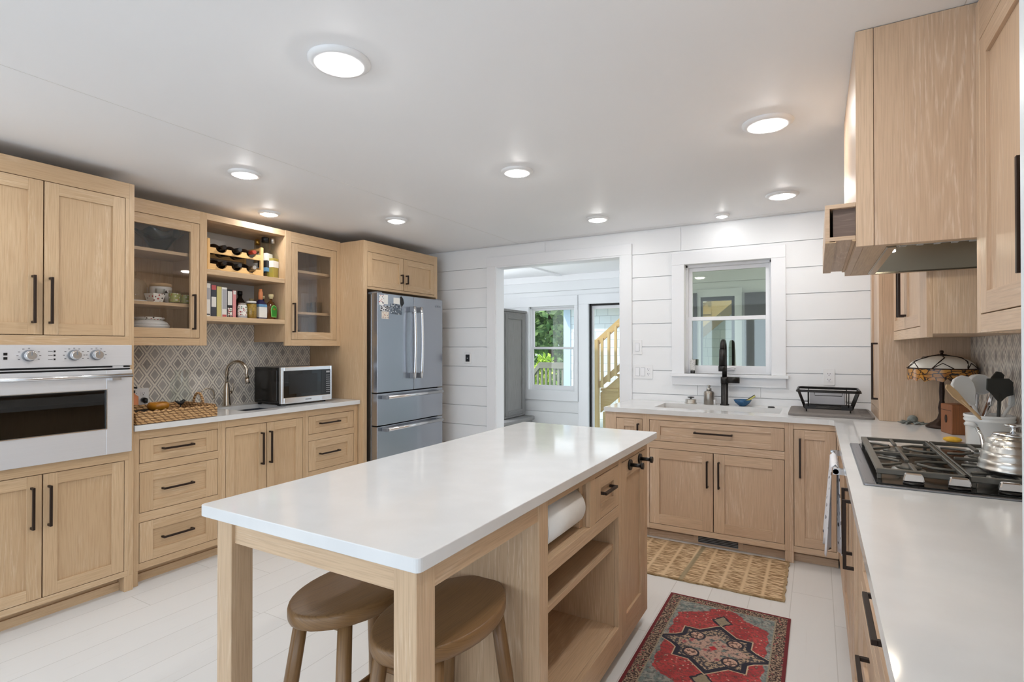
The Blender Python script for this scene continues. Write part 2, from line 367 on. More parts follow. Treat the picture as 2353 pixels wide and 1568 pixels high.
def spotted(name, base, dots, sc, th, rough=0.3):
    t = NT(name); x, y, z = t.obj()
    d = t.voro(t.vec(x, y, z), sc); f = t.m('SUBTRACT', 1.0, t.step(d, th, th + 0.08))
    pick = t.voro(t.vec(x, y, z), sc, 'F1', 'Color')
    c = t.mix(f, srgb(*base), t.mix(t.step(pick, 0.4, 0.5), srgb(*dots[0]), srgb(*dots[1])))
    t.color(c); t.set(Roughness=rough); M[name] = t.mat
spotted('dotted_china', (238, 236, 230), ((30, 30, 34), (180, 40, 50)), 60.0, 0.28)
spotted('leafy_china', (232, 230, 218), ((60, 96, 56), (70, 90, 130)), 55.0, 0.42)
spotted('floral_glass', (150, 160, 84), ((196, 110, 60), (214, 214, 190)), 60.0, 0.3)
spotted('towel_print', (236, 236, 240), ((60, 58, 60), (150, 150, 156)), 26.0, 0.2, 0.9)
spotted('speckled_label', (236, 234, 226), ((40, 90, 60), (150, 40, 50)), 90.0, 0.4)
spotted('tube_print', (214, 212, 208), ((60, 60, 60), (150, 150, 150)), 160.0, 0.25)
spotted('photo_print', (90, 100, 112), ((30, 34, 40), (190, 196, 200)), 60.0, 0.35)
spotted('note_print', (238, 236, 232), ((190, 60, 70), (60, 64, 76)), 70.0, 0.3)
spotted('card_print', (226, 214, 200), ((190, 120, 80), (90, 90, 100)), 90.0, 0.3)
spotted('clipping_print', (222, 222, 224), ((40, 40, 44), (60, 60, 66)), 80.0, 0.45)

# ------------------------------------------------------------------ mesh builder
class MB:
    def __init__(s): s.v = []; s.f = []; s.M = Matrix.Identity(4)
    def _v(s, pts):
        i = len(s.v); s.v += [tuple(s.M @ Vector(p)) for p in pts]; return i
    def face(s, idx, m=0, smooth=False, uv=None): s.f.append((tuple(idx), m, smooth, uv))
    def box(s, x0, x1, y0, y1, z0, z1, g='z', m=0):
        if x0 > x1: x0, x1 = x1, x0
        if y0 > y1: y0, y1 = y1, y0
        if z0 > z1: z0, z1 = z1, z0
        P = [(x, y, z) for x in (x0, x1) for y in (y0, y1) for z in (z0, z1)]
        b = s._v(P); gi = 'xyz'.index(g); ou, ov = R.random() * 40, R.random() * 40
        for idx, n in (((0, 1, 3, 2), 0), ((4, 6, 7, 5), 0), ((0, 4, 5, 1), 1), ((2, 3, 7, 6), 1), ((0, 2, 6, 4), 2), ((1, 5, 7, 3), 2)):
            if n == gi: ua, va = [k for k in range(3) if k != n]
            else: ua = gi; va = [k for k in range(3) if k not in (n, gi)][0]
            s.face([b + i for i in idx], m, False, [(P[i][ua] + ou, P[i][va] + ov) for i in idx])
        return s
    def tube(s, pts, r, n=10, m=0, cap=True, smooth=True):
        pts = [Vector(p) for p in pts]; k = len(pts)
        rs = list(r) if isinstance(r, (list, tuple)) else [r] * k
        rings = []; nrm = None; L = 0.0; ou, ov = R.random() * 40, R.random() * 40; ls = []
        for i, p in enumerate(pts):
            d = (pts[min(i + 1, k - 1)] - pts[max(i - 1, 0)]).normalized()
            if nrm is None: nrm = d.orthogonal().normalized()
            else:
                nrm = nrm - d * nrm.dot(d)
                nrm = nrm.normalized() if nrm.length > 1e-6 else d.orthogonal().normalized()
            bi = d.cross(nrm)
            if i: L += (pts[i] - pts[i - 1]).length
            ls.append(L)
            rings.append(s._v([p + (nrm * math.cos(a) + bi * math.sin(a)) * rs[i] for a in [2 * PI * j / n for j in range(n)]]))
        for i in range(k - 1):
            for j in range(n):
                j2 = (j + 1) % n; a, b = rings[i], rings[i + 1]
                q = 2 * PI * rs[i] / n
                s.face((a + j, a + j2, b + j2, b + j), m, smooth, [(ls[i] + ou, j * q + ov), (ls[i] + ou, (j + 1) * q + ov), (ls[i + 1] + ou, (j + 1) * q + ov), (ls[i + 1] + ou, j * q + ov)])
        if cap:
            s.face([rings[0] + j for j in reversed(range(n))], m); s.face([rings[-1] + j for j in range(n)], m)
        return s
    def lathe(s, prof, cx=0, cy=0, n=24, m=0, cap0=True, cap1=True, sx=1.0, sy=1.0, ms=None, smooth=True):
        rings = []
        for r, z in prof: rings.append(s._v([(cx + r * sx * math.cos(2 * PI * j / n), cy + r * sy * math.sin(2 * PI * j / n), z) for j in range(n)]))
        for i in range(len(prof) - 1):
            for j in range(n):
                j2 = (j + 1) % n
                s.face((rings[i] + j, rings[i] + j2, rings[i + 1] + j2, rings[i + 1] + j), ms[i] if ms else m, smooth,
                       [(j / n, i / (len(prof) - 1)), ((j + 1) / n, i / (len(prof) - 1)), ((j + 1) / n, (i + 1) / (len(prof) - 1)), (j / n, (i + 1) / (len(prof) - 1))])
        if cap0 and prof[0][0] > 1e-5: s.face([rings[0] + j for j in reversed(range(n))], ms[0] if ms else m, False, [(math.cos(2 * PI * j / n) * prof[0][0] * sx, math.sin(2 * PI * j / n) * prof[0][0] * sy) for j in reversed(range(n))])
        if cap1 and prof[-1][0] > 1e-5: s.face([rings[-1] + j for j in range(n)], ms[-1] if ms else m, False, [(math.sin(2 * PI * j / n) * prof[-1][0] * sy, math.cos(2 * PI * j / n) * prof[-1][0] * sx) for j in range(n)])
        return s
    def prism(s, poly, ax, a0, a1, m=0, smooth=False):
        k = len(poly)
        mk = {'x': lambda p, a: (a, p[0], p[1]), 'y': lambda p, a: (p[0], a, p[1]), 'z': lambda p, a: (p[0], p[1], a)}[ax]
        b0 = s._v([mk(p, a0) for p in poly]); b1 = s._v([mk(p, a1) for p in poly]); ou, ov = R.random() * 40, R.random() * 40
        s.face([b0 + j for j in reversed(range(k))], m, False, [(poly[j][0] + ou, poly[j][1] + ov) for j in reversed(range(k))])
        s.face([b1 + j for j in range(k)], m, False, [(poly[j][0] + ou, poly[j][1] + ov) for j in range(k)])
        L = 0
        for j in range(k):
            j2 = (j + 1) % k; l2 = L + math.dist(poly[j], poly[j2])
            s.face((b0 + j, b0 + j2, b1 + j2, b1 + j), m, smooth, [(L + ou, a0 + ov), (l2 + ou, a0 + ov), (l2 + ou, a1 + ov), (L + ou, a1 + ov)]); L = l2
        return s
    def sphere(s, c, r, n=14, k=8, m=0, sz=1.0):
        return s.lathe([(max(1e-6, r * math.sin(PI * i / k)), c[2] - r * sz * math.cos(PI * i / k)) for i in range(k + 1)], c[0], c[1], n, m, False, False)
    def build(s, name, mats, parent=None, local=False, bev=0.0, seg=1):
        if isinstance(mats, str): mats = [mats]
        off = Vector((0, 0, 0))
        if parent is not None and not local:
            p = parent
            while p is not None: off += p.location; p = p.parent
        me = bpy.data.meshes.new(name)
        me.from_pydata([tuple(Vector(v) - off) for v in s.v], [], [f[0] for f in s.f])
        ul = me.uv_layers.new(name='UVMap').data
        for p, f in zip(me.polygons, s.f):
            p.material_index = f[1]; p.use_smooth = f[2]
            if f[3]:
                for li, c in zip(p.loop_indices, f[3]): ul[li].uv = c
        for mm in mats: me.materials.append(M[mm])
        bm = bmesh.new(); bm.from_mesh(me); bmesh.ops.recalc_face_normals(bm, faces=bm.faces); bm.to_mesh(me); bm.free()
        o = bpy.data.objects.new(name, me); COL.objects.link(o)
        if parent is not None: o.parent = parent
        if bev:
            q = o.modifiers.new('bevel', 'BEVEL'); q.width = bev; q.segments = seg; q.limit_method = 'ANGLE'; q.angle_limit = math.radians(40)
        return o

def tag(o, label, cat, group=None, kind=None):
    o['label'] = label; o['category'] = cat
    if group: o['group'] = group
    if kind: o['kind'] = kind
    return o
def thing(name, label, cat, loc=(0, 0, 0), rz=0.0, group=None):
    o = bpy.data.objects.new(name, None); COL.objects.link(o); o.location = loc; o.rotation_euler = (0, 0, rz); o.empty_display_size = 0.05
    return tag(o, label, cat, group)
def struct(o, label=None):
    o['kind'] = 'structure'
    if label: o['label'] = label
    return o
def dup(root, loc, rz=None, label=None):
    r = root.copy(); COL.objects.link(r); r.location = loc
    if rz is not None: r.rotation_euler = (0, 0, rz)
    if label: r['label'] = label
    for ch in list(root.children):
        c = ch.copy(); COL.objects.link(c); c.parent = r
        for g in list(ch.children):
            d = g.copy(); COL.objects.link(d); d.parent = c
    return r
def arc(cx, cz, r, a0, a1, n):
    return [(cx + r * math.cos(math.radians(a0 + (a1 - a0) * i / n)), cz + r * math.sin(math.radians(a0 + (a1 - a0) * i / n))) for i in range(n + 1)]
def rrect(x0, x1, y0, y1, r, n=4):
    return arc(x1 - r, y1 - r, r, 0, 90, n) + arc(x0 + r, y1 - r, r, 90, 180, n) + arc(x0 + r, y0 + r, r, 180, 270, n) + arc(x1 - r, y0 + r, r, 270, 360, n)

# ------------------------------------------------------------------ main measures (metres, camera above the origin)
ZC, TK = 0.915, 0.032
XW, XT, XU, XB, XC = -3.959, -3.335, -3.571, -3.358, -3.330
YB, WT = 4.437, 0.12
XR = 0.755
CEIL = 2.341
YSC, YSB = 3.772, 3.790

# ------------------------------------------------------------------ room shell
def holes(mb, x0, x1, z0, z1, ops, put, g=None):
    """fill the rectangle minus the openings (x0,x1,z0,z1) by calling put(xa,xb,za,zb)"""
    zs = sorted({z0, z1} | {z for o in ops for z in o[2:] if z0 < z < z1})
    for za, zb in zip(zs, zs[1:]):
        cut = sorted([(max(o[0], x0), min(o[1], x1)) for o in ops if o[2] < zb - 1e-6 and o[3] > za + 1e-6 and o[0] < x1 and o[1] > x0])
        x = x0
        for a, b in cut:
            if a > x + 1e-6: put(x, a, za, zb)
            x = max(x, b)
        if x < x1 - 1e-6: put(x, x1, za, zb)

DO = (-2.715, -1.453, -0.13, 2.142)      # doorway opening
WO = (-0.928, -0.296, 1.145, 2.022)      # sink window opening
mb = MB()
holes(mb, XW - 0.12, 2.2, -0.13, CEIL + 0.02, [DO, WO], lambda a, b, c, d: mb.box(a, b, YB + 0.014, YB + WT, c, d))
def plank_rows(mb, x0, x1, y0, y1, ops, z_top, pitch=0.1945, gap=0.005, z_min=0.0, joints=()):
    z = z_top; k = 0
    while z > z_min:
        zb = max(z - pitch + gap, z_min)
        o2 = list(ops) + [(j - 0.0012, j + 0.0012, zb - 0.01, z + 0.01) for (kk, j) in joints if kk == k]
        holes(mb, x0, x1, zb, z, o2, lambda a, b, c, d: mb.box(a, b, y0, y1, c, d))
        z -= pitch; k += 1
plank_rows(mb, XW, XR, YB, YB + 0.0142, [DO, WO], 2.329, joints=[(0, -0.955), (0, -2.18), (6, -0.83), (6, -0.37)])
struct(mb.build('wall_back', 'wall_white'))

mb = MB()
holes(mb, -4.7, YB + WT, -0.13, CEIL + 0.02, [(-3.5, -0.9, 0.45, 2.15)], lambda p, q, r, s_: mb.box(XW - 0.12, XW, p, q, r, s_)); struct(mb.build('wall_left', 'plaster_grey'))  # opening added for the unseen left fill light
mb = MB()
mb.box(XR, XR + 0.1, 0.56, YB, 0, CEIL + 0.02); struct(mb.build('wall_right', 'wall_white'))
mb = MB()
mb.box(0.1358, 2.7, 0.43, 0.548, 0, CEIL + 0.02); struct(mb.build('wall_front', 'trim_white'))
mb = MB()
RW = [(-3.8, -2.86, 0.33, 2.07), (-0.52, 1.42, 0.33, 2.07), (-2.65, -2.19, 0.5, 2.0), (-1.89, -1.43, 0.5, 2.0), (-1.26, -0.80, 0.5, 2.0)]  # first two wide openings are added for the rear fill lights
holes(mb, XW, 2.7, 0, CEIL + 0.02, RW, lambda a, b, c, d: mb.box(a, b, -4.6, -4.5, c, d)); struct(mb.build('wall_rear', 'wall_white'))
mb = MB()
holes(mb, -4.5, 0.43, 0, CEIL + 0.02, [(-3.5, -0.9, 0.45, 2.15)], lambda a, b, c, d: mb.box(2.6, 2.7, a, b, c, d)); struct(mb.build('wall_side', 'wall_white'))  # opening made up to let the side fill in
mb = MB(); mb.box(XW - 0.12, 2.7, -4.7, YB + WT, -0.1, 0.0); struct(mb.build('floor', 'floor_paint'))
mb = MB(); mb.box(XW - 0.12, 2.7, -4.7, YB + 0.02, CEIL, CEIL + 0.08)
struct(mb.build('ceiling', 'ceiling_white'))
mb = MB()
for xs in (-2.46, 0.372): mb.box(xs - 0.0012, xs + 0.0012, -2.0, YB, CEIL - 0.0006, CEIL + 0.001)
mb.box(-2.46, 0.372, 4.36, 4.3624, CEIL - 0.0006, CEIL + 0.001)
struct(mb.build('trim_3', 'plaster_grey'))

# doorway casing (trim_1) with jamb
mb = MB()
yc0, yc1 = YB - 0.018, YB + 0.001
mb.box(DO[0] - 0.094, DO[0], yc0, yc1, 0, 2.142); mb.box(DO[1], DO[1] + 0.094, yc0, yc1, 0, 2.142)
mb.box(DO[0] - 0.094, DO[1] + 0.094, yc0 - 0.001, yc1, 2.142, 2.234)
mb.box(DO[0] - 0.001, DO[0] + 0.014, YB - 0.014, YB + WT + 0.012, -0.13, 2.142); mb.box(DO[1] - 0.014, DO[1] + 0.001, YB - 0.014, YB + WT + 0.012, -0.13, 2.142)
mb.box(DO[0] + 0.014, DO[1] - 0.014, YB - 0.014, YB + WT + 0.012, 2.128, 2.143)
struct(mb.build('trim_1', 'trim_white', bev=0.0015))

# sink window: casing, stool, apron, double hung sashes
mb = MB()
a, b, c, d = WO
mb.box(a - 0.098, a, yc0, yc1, c, d); mb.box(b, b + 0.098, yc0, yc1, c, d); mb.box(a - 0.098, b + 0.098, yc0 - 0.002, yc1, d, d + 0.094)
mb.box(a - 0.106, b + 0.116, YB - 0.045, YB + 0.06, c - 0.022, c); mb.box(a - 0.098, b + 0.098, yc0, yc1, c - 0.092, c - 0.022)
struct(mb.build('trim_2', 'trim_white', bev=0.0015))
def double_hung(name, x0, x1, z0, z1, y, mat='vinyl_white', gl='window_glass', fr=0.032, rail=0.03):
    """frame, two sashes; y is the inner face, outwards +y"""
    f = MB()
    f.box(x0, x0 + fr * 0.45, y, y + 0.07, z0, z1); f.box(x1 - fr * 0.45, x1, y, y + 0.07, z0, z1)
    f.box(x0, x1, y, y + 0.07, z1 - fr * 0.6, z1); f.box(x0, x1, y + 0.01, y + 0.07, z0, z0 + 0.012)
    o = struct(f.build(name, mat, bev=0.001))
    xa, xb, zm = x0 + fr * 0.45, x1 - fr * 0.45, (z0 + z1) / 2 + 0.0
    for nm, za, zb, yy in (('sash', zm - 0.014, z1 - fr * 0.6, y + 0.036), ('sash', z0 + 0.012, zm + 0.018, y + 0.012)):
        s = MB()
        bt = rail * (1.75 if yy < y + 0.02 else 1.0)
        s.box(xa, xa + rail, yy, yy + 0.022, za, zb); s.box(xb - rail, xb, yy, yy + 0.022, za, zb)
        s.box(xa + rail, xb - rail, yy, yy + 0.022, zb - rail, zb); s.box(xa + rail, xb - rail, yy, yy + 0.022, za, za + bt)
        so_ = s.build(nm, mat, o, bev=0.001)
        g = MB(); g.box(xa + rail, xb - rail, yy + 0.009, yy + 0.013, za + bt, zb - rail); g.build('pane', gl, so_)
    return o
wn = double_hung('window_1', a, b, c, d, YB + 0.055)
mb = MB(); mb.box(-0.64, -0.56, YB + 0.045, YB + 0.066, 1.178, 1.19); mb.tube([(-0.62, YB + 0.045, 1.19), (-0.57, YB + 0.03, 1.2), (-0.545, YB + 0.03, 1.193)], 0.005, 8); mb.build('sash_lock', 'vinyl_white', wn)

# ------------------------------------------------------------------ sunroom behind the doorway and beyond
YS = 6.25
SD = (-2.468, -1.62, -0.13, 1.895)
SW = (-3.306, -2.654, 0.80, 1.885)
SG = (-1.135, -0.775, -0.1, 1.915)
SB = (0.05, 0.75, 0.75, 1.80)
mb = MB()
holes(mb, -4.3, 2.2, -0.13, 2.36, [SD, SW, SG, SB], lambda p, q, r, s_: mb.box(p, q, YS + 0.014, YS + 0.12, r, s_))
plank_rows(mb, -4.3, 2.2, YS, YS + 0.0142, [SD, SW, SG, SB], 2.27, z_min=-0.13)
struct(mb.build('wall_sunroom', 'wall_white'))
mb = MB(); holes(mb, YB + WT, YS + 0.12, -0.13, 2.36, [(4.6, 5.44, 0.5, 2.1)], lambda p, q, r, s_: mb.box(-4.4, -4.3, p, q, r, s_)); mb.box(-4.4, XW - 0.1, YB, YB + WT, -0.13, 2.36); struct(mb.build('wall_sunroom_left', 'wall_white'))  # opening added for the left sunroom fill
mb = MB(); holes(mb, YB + WT, YS + 0.12, -0.13, 2.36, [(4.75, 6.15, 0.5, 2.0)], lambda p, q, r, s_: mb.box(2.2, 2.3, p, q, r, s_)); struct(mb.build('wall_sunroom_right', 'wall_white'))  # opening added for the right sunroom fill
mb = MB(); mb.box(-4.4, 2.3, YB + WT, YS + 0.12, -0.2, -0.13); struct(mb.build('floor_sunroom', 'concrete'))
mb = MB(); mb.box(-4.4, 2.3, YB + 0.03, YS + 0.4, 2.28, 2.38)
for k in range(-4, 3): mb.box(k * 1.05 + 0.25, k * 1.05 + 0.32, YB + WT, YS, 2.265, 2.285)
mb.box(-4.3, 2.2, YS - 0.02, YS + 0.006, 2.2, 2.28)
struct(mb.build('ceiling_sunroom', 'ceiling_white'))
mb = MB()
p, q, r, s_ = SW
mb.box(p - 0.13, p, YS - 0.02, YS, r, s_); mb.box(q, SD[0] - 0.14, YS - 0.02, YS, r, s_); mb.box(p - 0.13, SD[0] - 0.14, YS - 0.021, YS, s_, s_ + 0.13); mb.box(p - 0.13, SD[0] - 0.14, YS - 0.021, YS, r - 0.13, r)
mb.box(SD[0] - 0.13, SD[0], YS - 0.024, YS, -0.13, SD[3]); mb.box(SD[0] - 0.13, SD[1] + 0.13, YS - 0.025, YS, SD[3], SD[3] + 0.12); mb.box(SD[1], SD[1] + 0.13, YS - 0.024, YS, -0.13, SD[3])
mb.box(-1.163, -1.135, YS - 0.024, YS, -0.13, 1.95); mb.box(-0.775, -0.70, YS - 0.024, YS, -0.13, 1.95); mb.box(-1.163, -0.70, YS - 0.025, YS, 1.915, 2.0)
struct(mb.build('trim_4', 'trim_white', bev=0.002))
double_hung('window_2', p, q, r, s_, YS + 0.03, gl='pane_glass', fr=0.03, rail=0.028)
# glass door standing in the sunroom wall
mb = MB(); p, q, r, s_ = SD
mb.box(p, p + 0.022, YS + 0.02, YS + 0.1, r, s_, m=0); mb.box(q - 0.022, q, YS + 0.02, YS + 0.1, r, s_); mb.box(p, q, YS + 0.02, YS + 0.1, s_ - 0.022, s_)
do = struct(mb.build('door_1', 'black_metal'))
mb = MB(); mb.box(p + 0.022, p + 0.042, YS + 0.05, YS + 0.09, r, s_ - 0.022); mb.box(q - 0.05, q - 0.022, YS + 0.05, YS + 0.09, r, s_ - 0.022); mb.box(p + 0.042, q - 0.05, YS + 0.05, YS + 0.09, s_ - 0.06, s_ - 0.022); mb.box(p + 0.042, q - 0.05, YS + 0.05, YS + 0.09, r, r + 0.12)
mb.build('door_frame', 'vinyl_white', do)
mb = MB(); mb.box(p + 0.042, q - 0.05, YS + 0.068, YS + 0.072, r + 0.12, s_ - 0.06); mb.build('pane', 'pane_glass', do)
# second, dark framed glass door seen through the sink window
mb = MB(); p, q, r, s_ = SG
mb.box(p, p + 0.01, YS + 0.02, YS + 0.1, r, s_); mb.box(q - 0.035, q, YS + 0.02, YS + 0.1, r, s_); mb.box(p, q, YS + 0.02, YS + 0.1, s_ - 0.04, s_); mb.box(p, q, YS + 0.02, YS + 0.1, 0.98, 1.03)
do = struct(mb.build('door_2', 'black_metal'))
mb = MB(); mb.box(p + 0.01, q - 0.035, YS + 0.05, YS + 0.054, r, s_ - 0.04); mb.build('pane', 'pane_glass', do)
# blinds window reflected in the cabinet glass
mb = MB(); p, q, r, s_ = SB
mb.box(p, q, YS + 0.01, YS + 0.06, s_ - 0.03, s_); mb.box(p, q, YS + 0.01, YS + 0.06, r, r + 0.03); mb.box(p, p + 0.03, YS + 0.01, YS + 0.06, r, s_); mb.box(q - 0.03, q, YS + 0.01, YS + 0.06, r, s_)
wb = struct(mb.build('window_3', 'vinyl_white'))
mb = MB()
z = r + 0.05
while z < s_ - 0.05:
    mb.box(p + 0.03, q - 0.03, YS + 0.012, YS + 0.016, z, z + 0.034); z += 0.042
mb.build('slat_blind', 'blind_white', wb)

# dark panels leaning in the sunroom beyond the sink window
mb = MB(); mb.box(-0.672, -0.44, YS - 0.05, YS - 0.022, -0.13, 1.94); tag(mb.build('tall_panel', 'dark_wood'), 'tall dark brown panel standing in the sunroom, right of the dark framed glass door', 'panel')
mb = MB(); mb.box(-1.21, -1.166, YS - 0.05, YS - 0.022, -0.13, 1.96); tag(mb.build('narrow_panel', 'dark_wood'), 'narrow black upright board left of the dark framed door seen through sink window', 'panel')

# grey hutch in the sunroom
t_ = thing('hutch', 'grey painted hutch standing in the sunroom, seen just inside the doorway', 'cabinet', (-3.75, 5.9, -0.13))
mb = MB(); mb.box(-4.2, -3.33, 5.62, 6.18, 0.47, 1.80); mb.box(-4.2, -3.315, 5.60, 6.2, 1.80, 1.83); mb.box(-4.2, -3.22, 5.52, 6.18, -0.13, 0.42); mb.build('body', 'grey_wood', t_, bev=0.004)
mb = MB(); mb.prism(rrect(-4.2, -3.18, 5.45, 6.2, 0.06), 'z', 0.42, 0.465); mb.build('hutch_top', 'grey_wood', t_, bev=0.006)
mb = MB()
mb.box(-3.33, -3.318, 5.66, 5.72, 0.50, 1.77); mb.box(-3.33, -3.318, 6.08, 6.14, 0.50, 1.77); mb.box(-3.33, -3.318, 5.72, 6.08, 1.71, 1.77, 'y'); mb.box(-3.33, -3.318, 5.72, 6.08, 0.50, 0.56, 'y')
mb.box(-4.1, -4.0, 5.608, 5.62, 0.50, 1.77); mb.box(-3.47, -3.37, 5.608, 5.62, 0.50, 1.77); mb.box(-4.0, -3.47, 5.608, 5.62, 1.69, 1.77, 'x'); mb.box(-4.0, -3.47, 5.608, 5.62, 0.50, 0.58, 'x')
mb.build('door', 'grey_wood', t_, bev=0.002)

# outside
mb = MB(); mb.box(-30, 20, YS + 0.13, 40, -0.75, -0.6); struct(mb.build('ground', 'leaf_green'))
mb = MB(); mb.box(-3.74, 3.5, 8.6, 8.8, -0.7, 2.02); struct(mb.build('wall_neighbour', 'shingle'))
mb = MB(); mb.box(-3.86, -3.73, 8.58, 8.82, -0.7, 3.2); struct(mb.build('trim_5', 'house_blue'))
mb = MB(); mb.box(-3.9, 3.6, 8.3, 8.82, 2.02, 3.2); struct(mb.build('wall_eave', 'trim_white'))
# pine stair going up to the right
t_ = thing('stair', 'yellow pine outdoor stair with railing going up beyond the sunroom door', 'stairs', (-2.7, 7.9, -0.6))
mb = MB(); mb.box(-2.93, -2.84, 7.55, 7.64, -0.6, 1.47); mb.build('newel_post', 'deck_pine', t_, bev=0.004)
sl = 0.80
def sloped(mb, x0, z0, x1, z1, h, y0, y1): mb.prism([(x0, z0), (x1, z1), (x1, z1 + h), (x0, z0 + h)], 'y', y0, y1)
sl = (1.664 - 1.377) / (2.827 - 2.49)
X1 = -0.6
mb = MB(); sloped(mb, -2.96, 1.30, X1, 1.30 + sl * 2.36, 0.11, 7.6, 7.64); mb.build('handrail', 'deck_pine', t_)
mb = MB(); sloped(mb, -2.84, 0.74, X1, 0.74 + sl * 2.24, 0.1, 7.6, 7.64); mb.build('bottom_rail', 'deck_pine', t_)
x = -2.80
while x < X1:
    mb = MB(); zb = 0.74 + sl * (x + 2.84); mb.box(x, x + 0.035, 7.565, 7.6, zb - 0.02, zb + 0.72); mb.build('baluster', 'deck_pine', t_); x += 0.105
for yy in (7.66, 8.5):
    mb = MB(); sloped(mb, -2.84, 0.37, X1, 0.37 + sl * 2.24, 0.30, yy, yy + 0.04); mb.build('stringer', 'deck_pine', t_)
for k in range(8):
    x = -2.83 + k * 0.26; zt = 0.70 + k * 0.26 * sl
    mb = MB(); mb.box(x, x + 0.28, 7.64, 8.56, zt, zt + 0.035, 'y'); mb.build('tread', 'deck_pine', t_)
    mb = MB(); mb.box(x + 0.255, x + 0.275, 7.7, 8.5, zt + 0.035, zt + 0.22, 'y'); mb.build('riser', 'deck_pine', t_)
mb = MB(); mb.box(-2.80, -2.5, 7.66, 8.54, -0.6, 0.38, 'x'); mb.build('stair_base', 'deck_pine', t_)
# deck railing out in the garden
t_ = thing('deck_railing', 'weathered grey deck railing with pale balusters below the garden tree', 'railing', (-4.9, 10, -0.6))
mb = MB(); mb.box(-5.04, -4.2, 9.96, 10.06, 0.92, 1.04, 'x'); sloped(mb, -5.34, 0.55, -5.04, 0.92, 0.12, 9.96, 10.06); mb.build('top_rail', 'weathered_wood', t_)
x = -5.3
while x < -4.2:
    zt = 0.93 if x > -5.04 else 0.6 + (x + 5.34) * 1.15
    mb = MB(); mb.box(x, x + 0.04, 9.99, 10.03, -0.6, zt); mb.build('baluster', 'weathered_wood', t_); x += 0.095
# trees
def tree(name, label, x, y, z0, rx, rz_, zc, n, leaf, size, trunk=True):
    t_ = thing(name, label, 'tree' if trunk else 'shrub', (x, y, z0))
    mb = MB(); rr = random.Random(int(x * 100))
    for i in range(n):
        th, ph, q = rr.random() * 2 * PI, math.acos(2 * rr.random() - 1), rr.random() ** 0.4
        p_ = Vector((x + rx * q * math.sin(ph) * math.cos(th), y + rx * q * math.sin(ph) * math.sin(th), zc + rz_ * q * math.cos(ph)))
        d_ = Vector((rr.uniform(-1, 1), rr.uniform(-1, 1), rr.uniform(-1, 1))).normalized(); e_ = d_.orthogonal().normalized()
        s1 = size * rr.uniform(0.6, 1.2)
        b_ = mb._v([p_ - d_ * s1, p_ + e_ * s1 * 0.5, p_ + d_ * s1, p_ - e_ * s1 * 0.5]); mb.face((b_, b_ + 1, b_ + 2, b_ + 3))
    mb.build('foliage', leaf, t_)
    mb = MB(); mb.tube([(x, y, z0), (x + 0.05, y, (z0 + zc) / 2), (x - 0.1, y, zc)], [0.16 if trunk else 0.03, 0.12 if trunk else 0.02, 0.06 if trunk else 0.01], 8); mb.build('trunk', 'bark', t_)
tree('tree', 'leafy green garden tree filling the sunroom window', -6.5, 13.6, -0.6, 2.4, 1.8, 2.85, 5200, 'leaf_green', 0.13)
tree('tree', 'second green tree standing farther back, left of the garden tree', -11.5, 22, -0.6, 4.6, 3.0, 3.0, 4200, 'leaf_green', 0.2)
tree('shrub', 'bright lime green pointed shrub behind the deck railing', -5.27, 10.7, -0.6, 0.26, 0.62, 0.62, 700, 'leaf_lime', 0.07, False)
tree('shrub', 'dark green low bush behind the railing balusters', -8.2, 17.2, -0.6, 1.0, 0.9, 0.3, 1800, 'leaf_green', 0.13, False)

# ------------------------------------------------------------------ cabinet joinery
# F = (axis of the run's normal, plane coordinate, outward sign)
def fb(mb, F, a0, a1, z0, z1, d0, d1, g='z', m=0):
    ax, X, s = F; p0, p1 = X + s * d0, X + s * d1
    if ax == 'x': mb.box(p0, p1, a0, a1, z0, z1, 'y' if g == 'a' else ('x' if g == 'd' else 'z'), m)
    else: mb.box(a0, a1, p0, p1, z0, z1, 'x' if g == 'a' else ('y' if g == 'd' else 'z'), m)
def fp(F, a, z, d):
    ax, X, s = F; p = X + s * d
    return (p, a, z) if ax == 'x' else (a, p, z)
def frame(mb, F, a0, a1, z0, z1, ops, th=0.02):
    ac = sorted({a0, a1} | {v for o in ops for v in o[:2]}); zc = sorted({z0, z1} | {v for o in ops for v in o[2:]})
    solid = lambda a, z: not any(o[0] < a < o[1] and o[2] < z < o[3] for o in ops)
    cols = [(p, q) for p, q in zip(ac, ac[1:])]; rows = [(p, q) for p, q in zip(zc, zc[1:])]
    full = [all(solid((p + q) / 2, (r + t) / 2) for r, t in rows) for p, q in cols]
    i = 0
    while i < len(cols):
        j = i
        while j + 1 < len(cols) and full[j + 1] == full[i]: j += 1
        A0, A1 = cols[i][0], cols[j][1]
        if full[i]: fb(mb, F, A0, A1, z0, z1, -th, 0, 'z')
        else:
            for r, t in rows:
                k = i
                while k <= j:
                    if solid(sum(cols[k]) / 2, (r + t) / 2):
                        e = k
                        while e + 1 <= j and solid(sum(cols[e + 1]) / 2, (r + t) / 2): e += 1
                        fb(mb, F, cols[k][0], cols[e][1], r, t, -th, 0, 'a' if cols[e][1] - cols[k][0] > 0.1 else 'z'); k = e + 1
                    else: k += 1
        i = j + 1
def carcass(mb, F, a0, a1, z0, z1, depth, th=0.018, back=True, top=True):
    e = 0.0006
    fb(mb, F, a0 + e, a0 + th, z0, z1, -depth, -0.0202); fb(mb, F, a1 - th, a1 - e, z0, z1, -depth, -0.0202)
    fb(mb, F, a0 + th, a1 - th, z0, z0 + th, -depth, -0.0202, 'a')
    if top: fb(mb, F, a0 + th, a1 - th, z1 - th, z1, -depth, -0.0202, 'a')
    if back: fb(mb, F, a0 + th, a1 - th, z0 + th, z1 - th, -depth, -depth + 0.008)
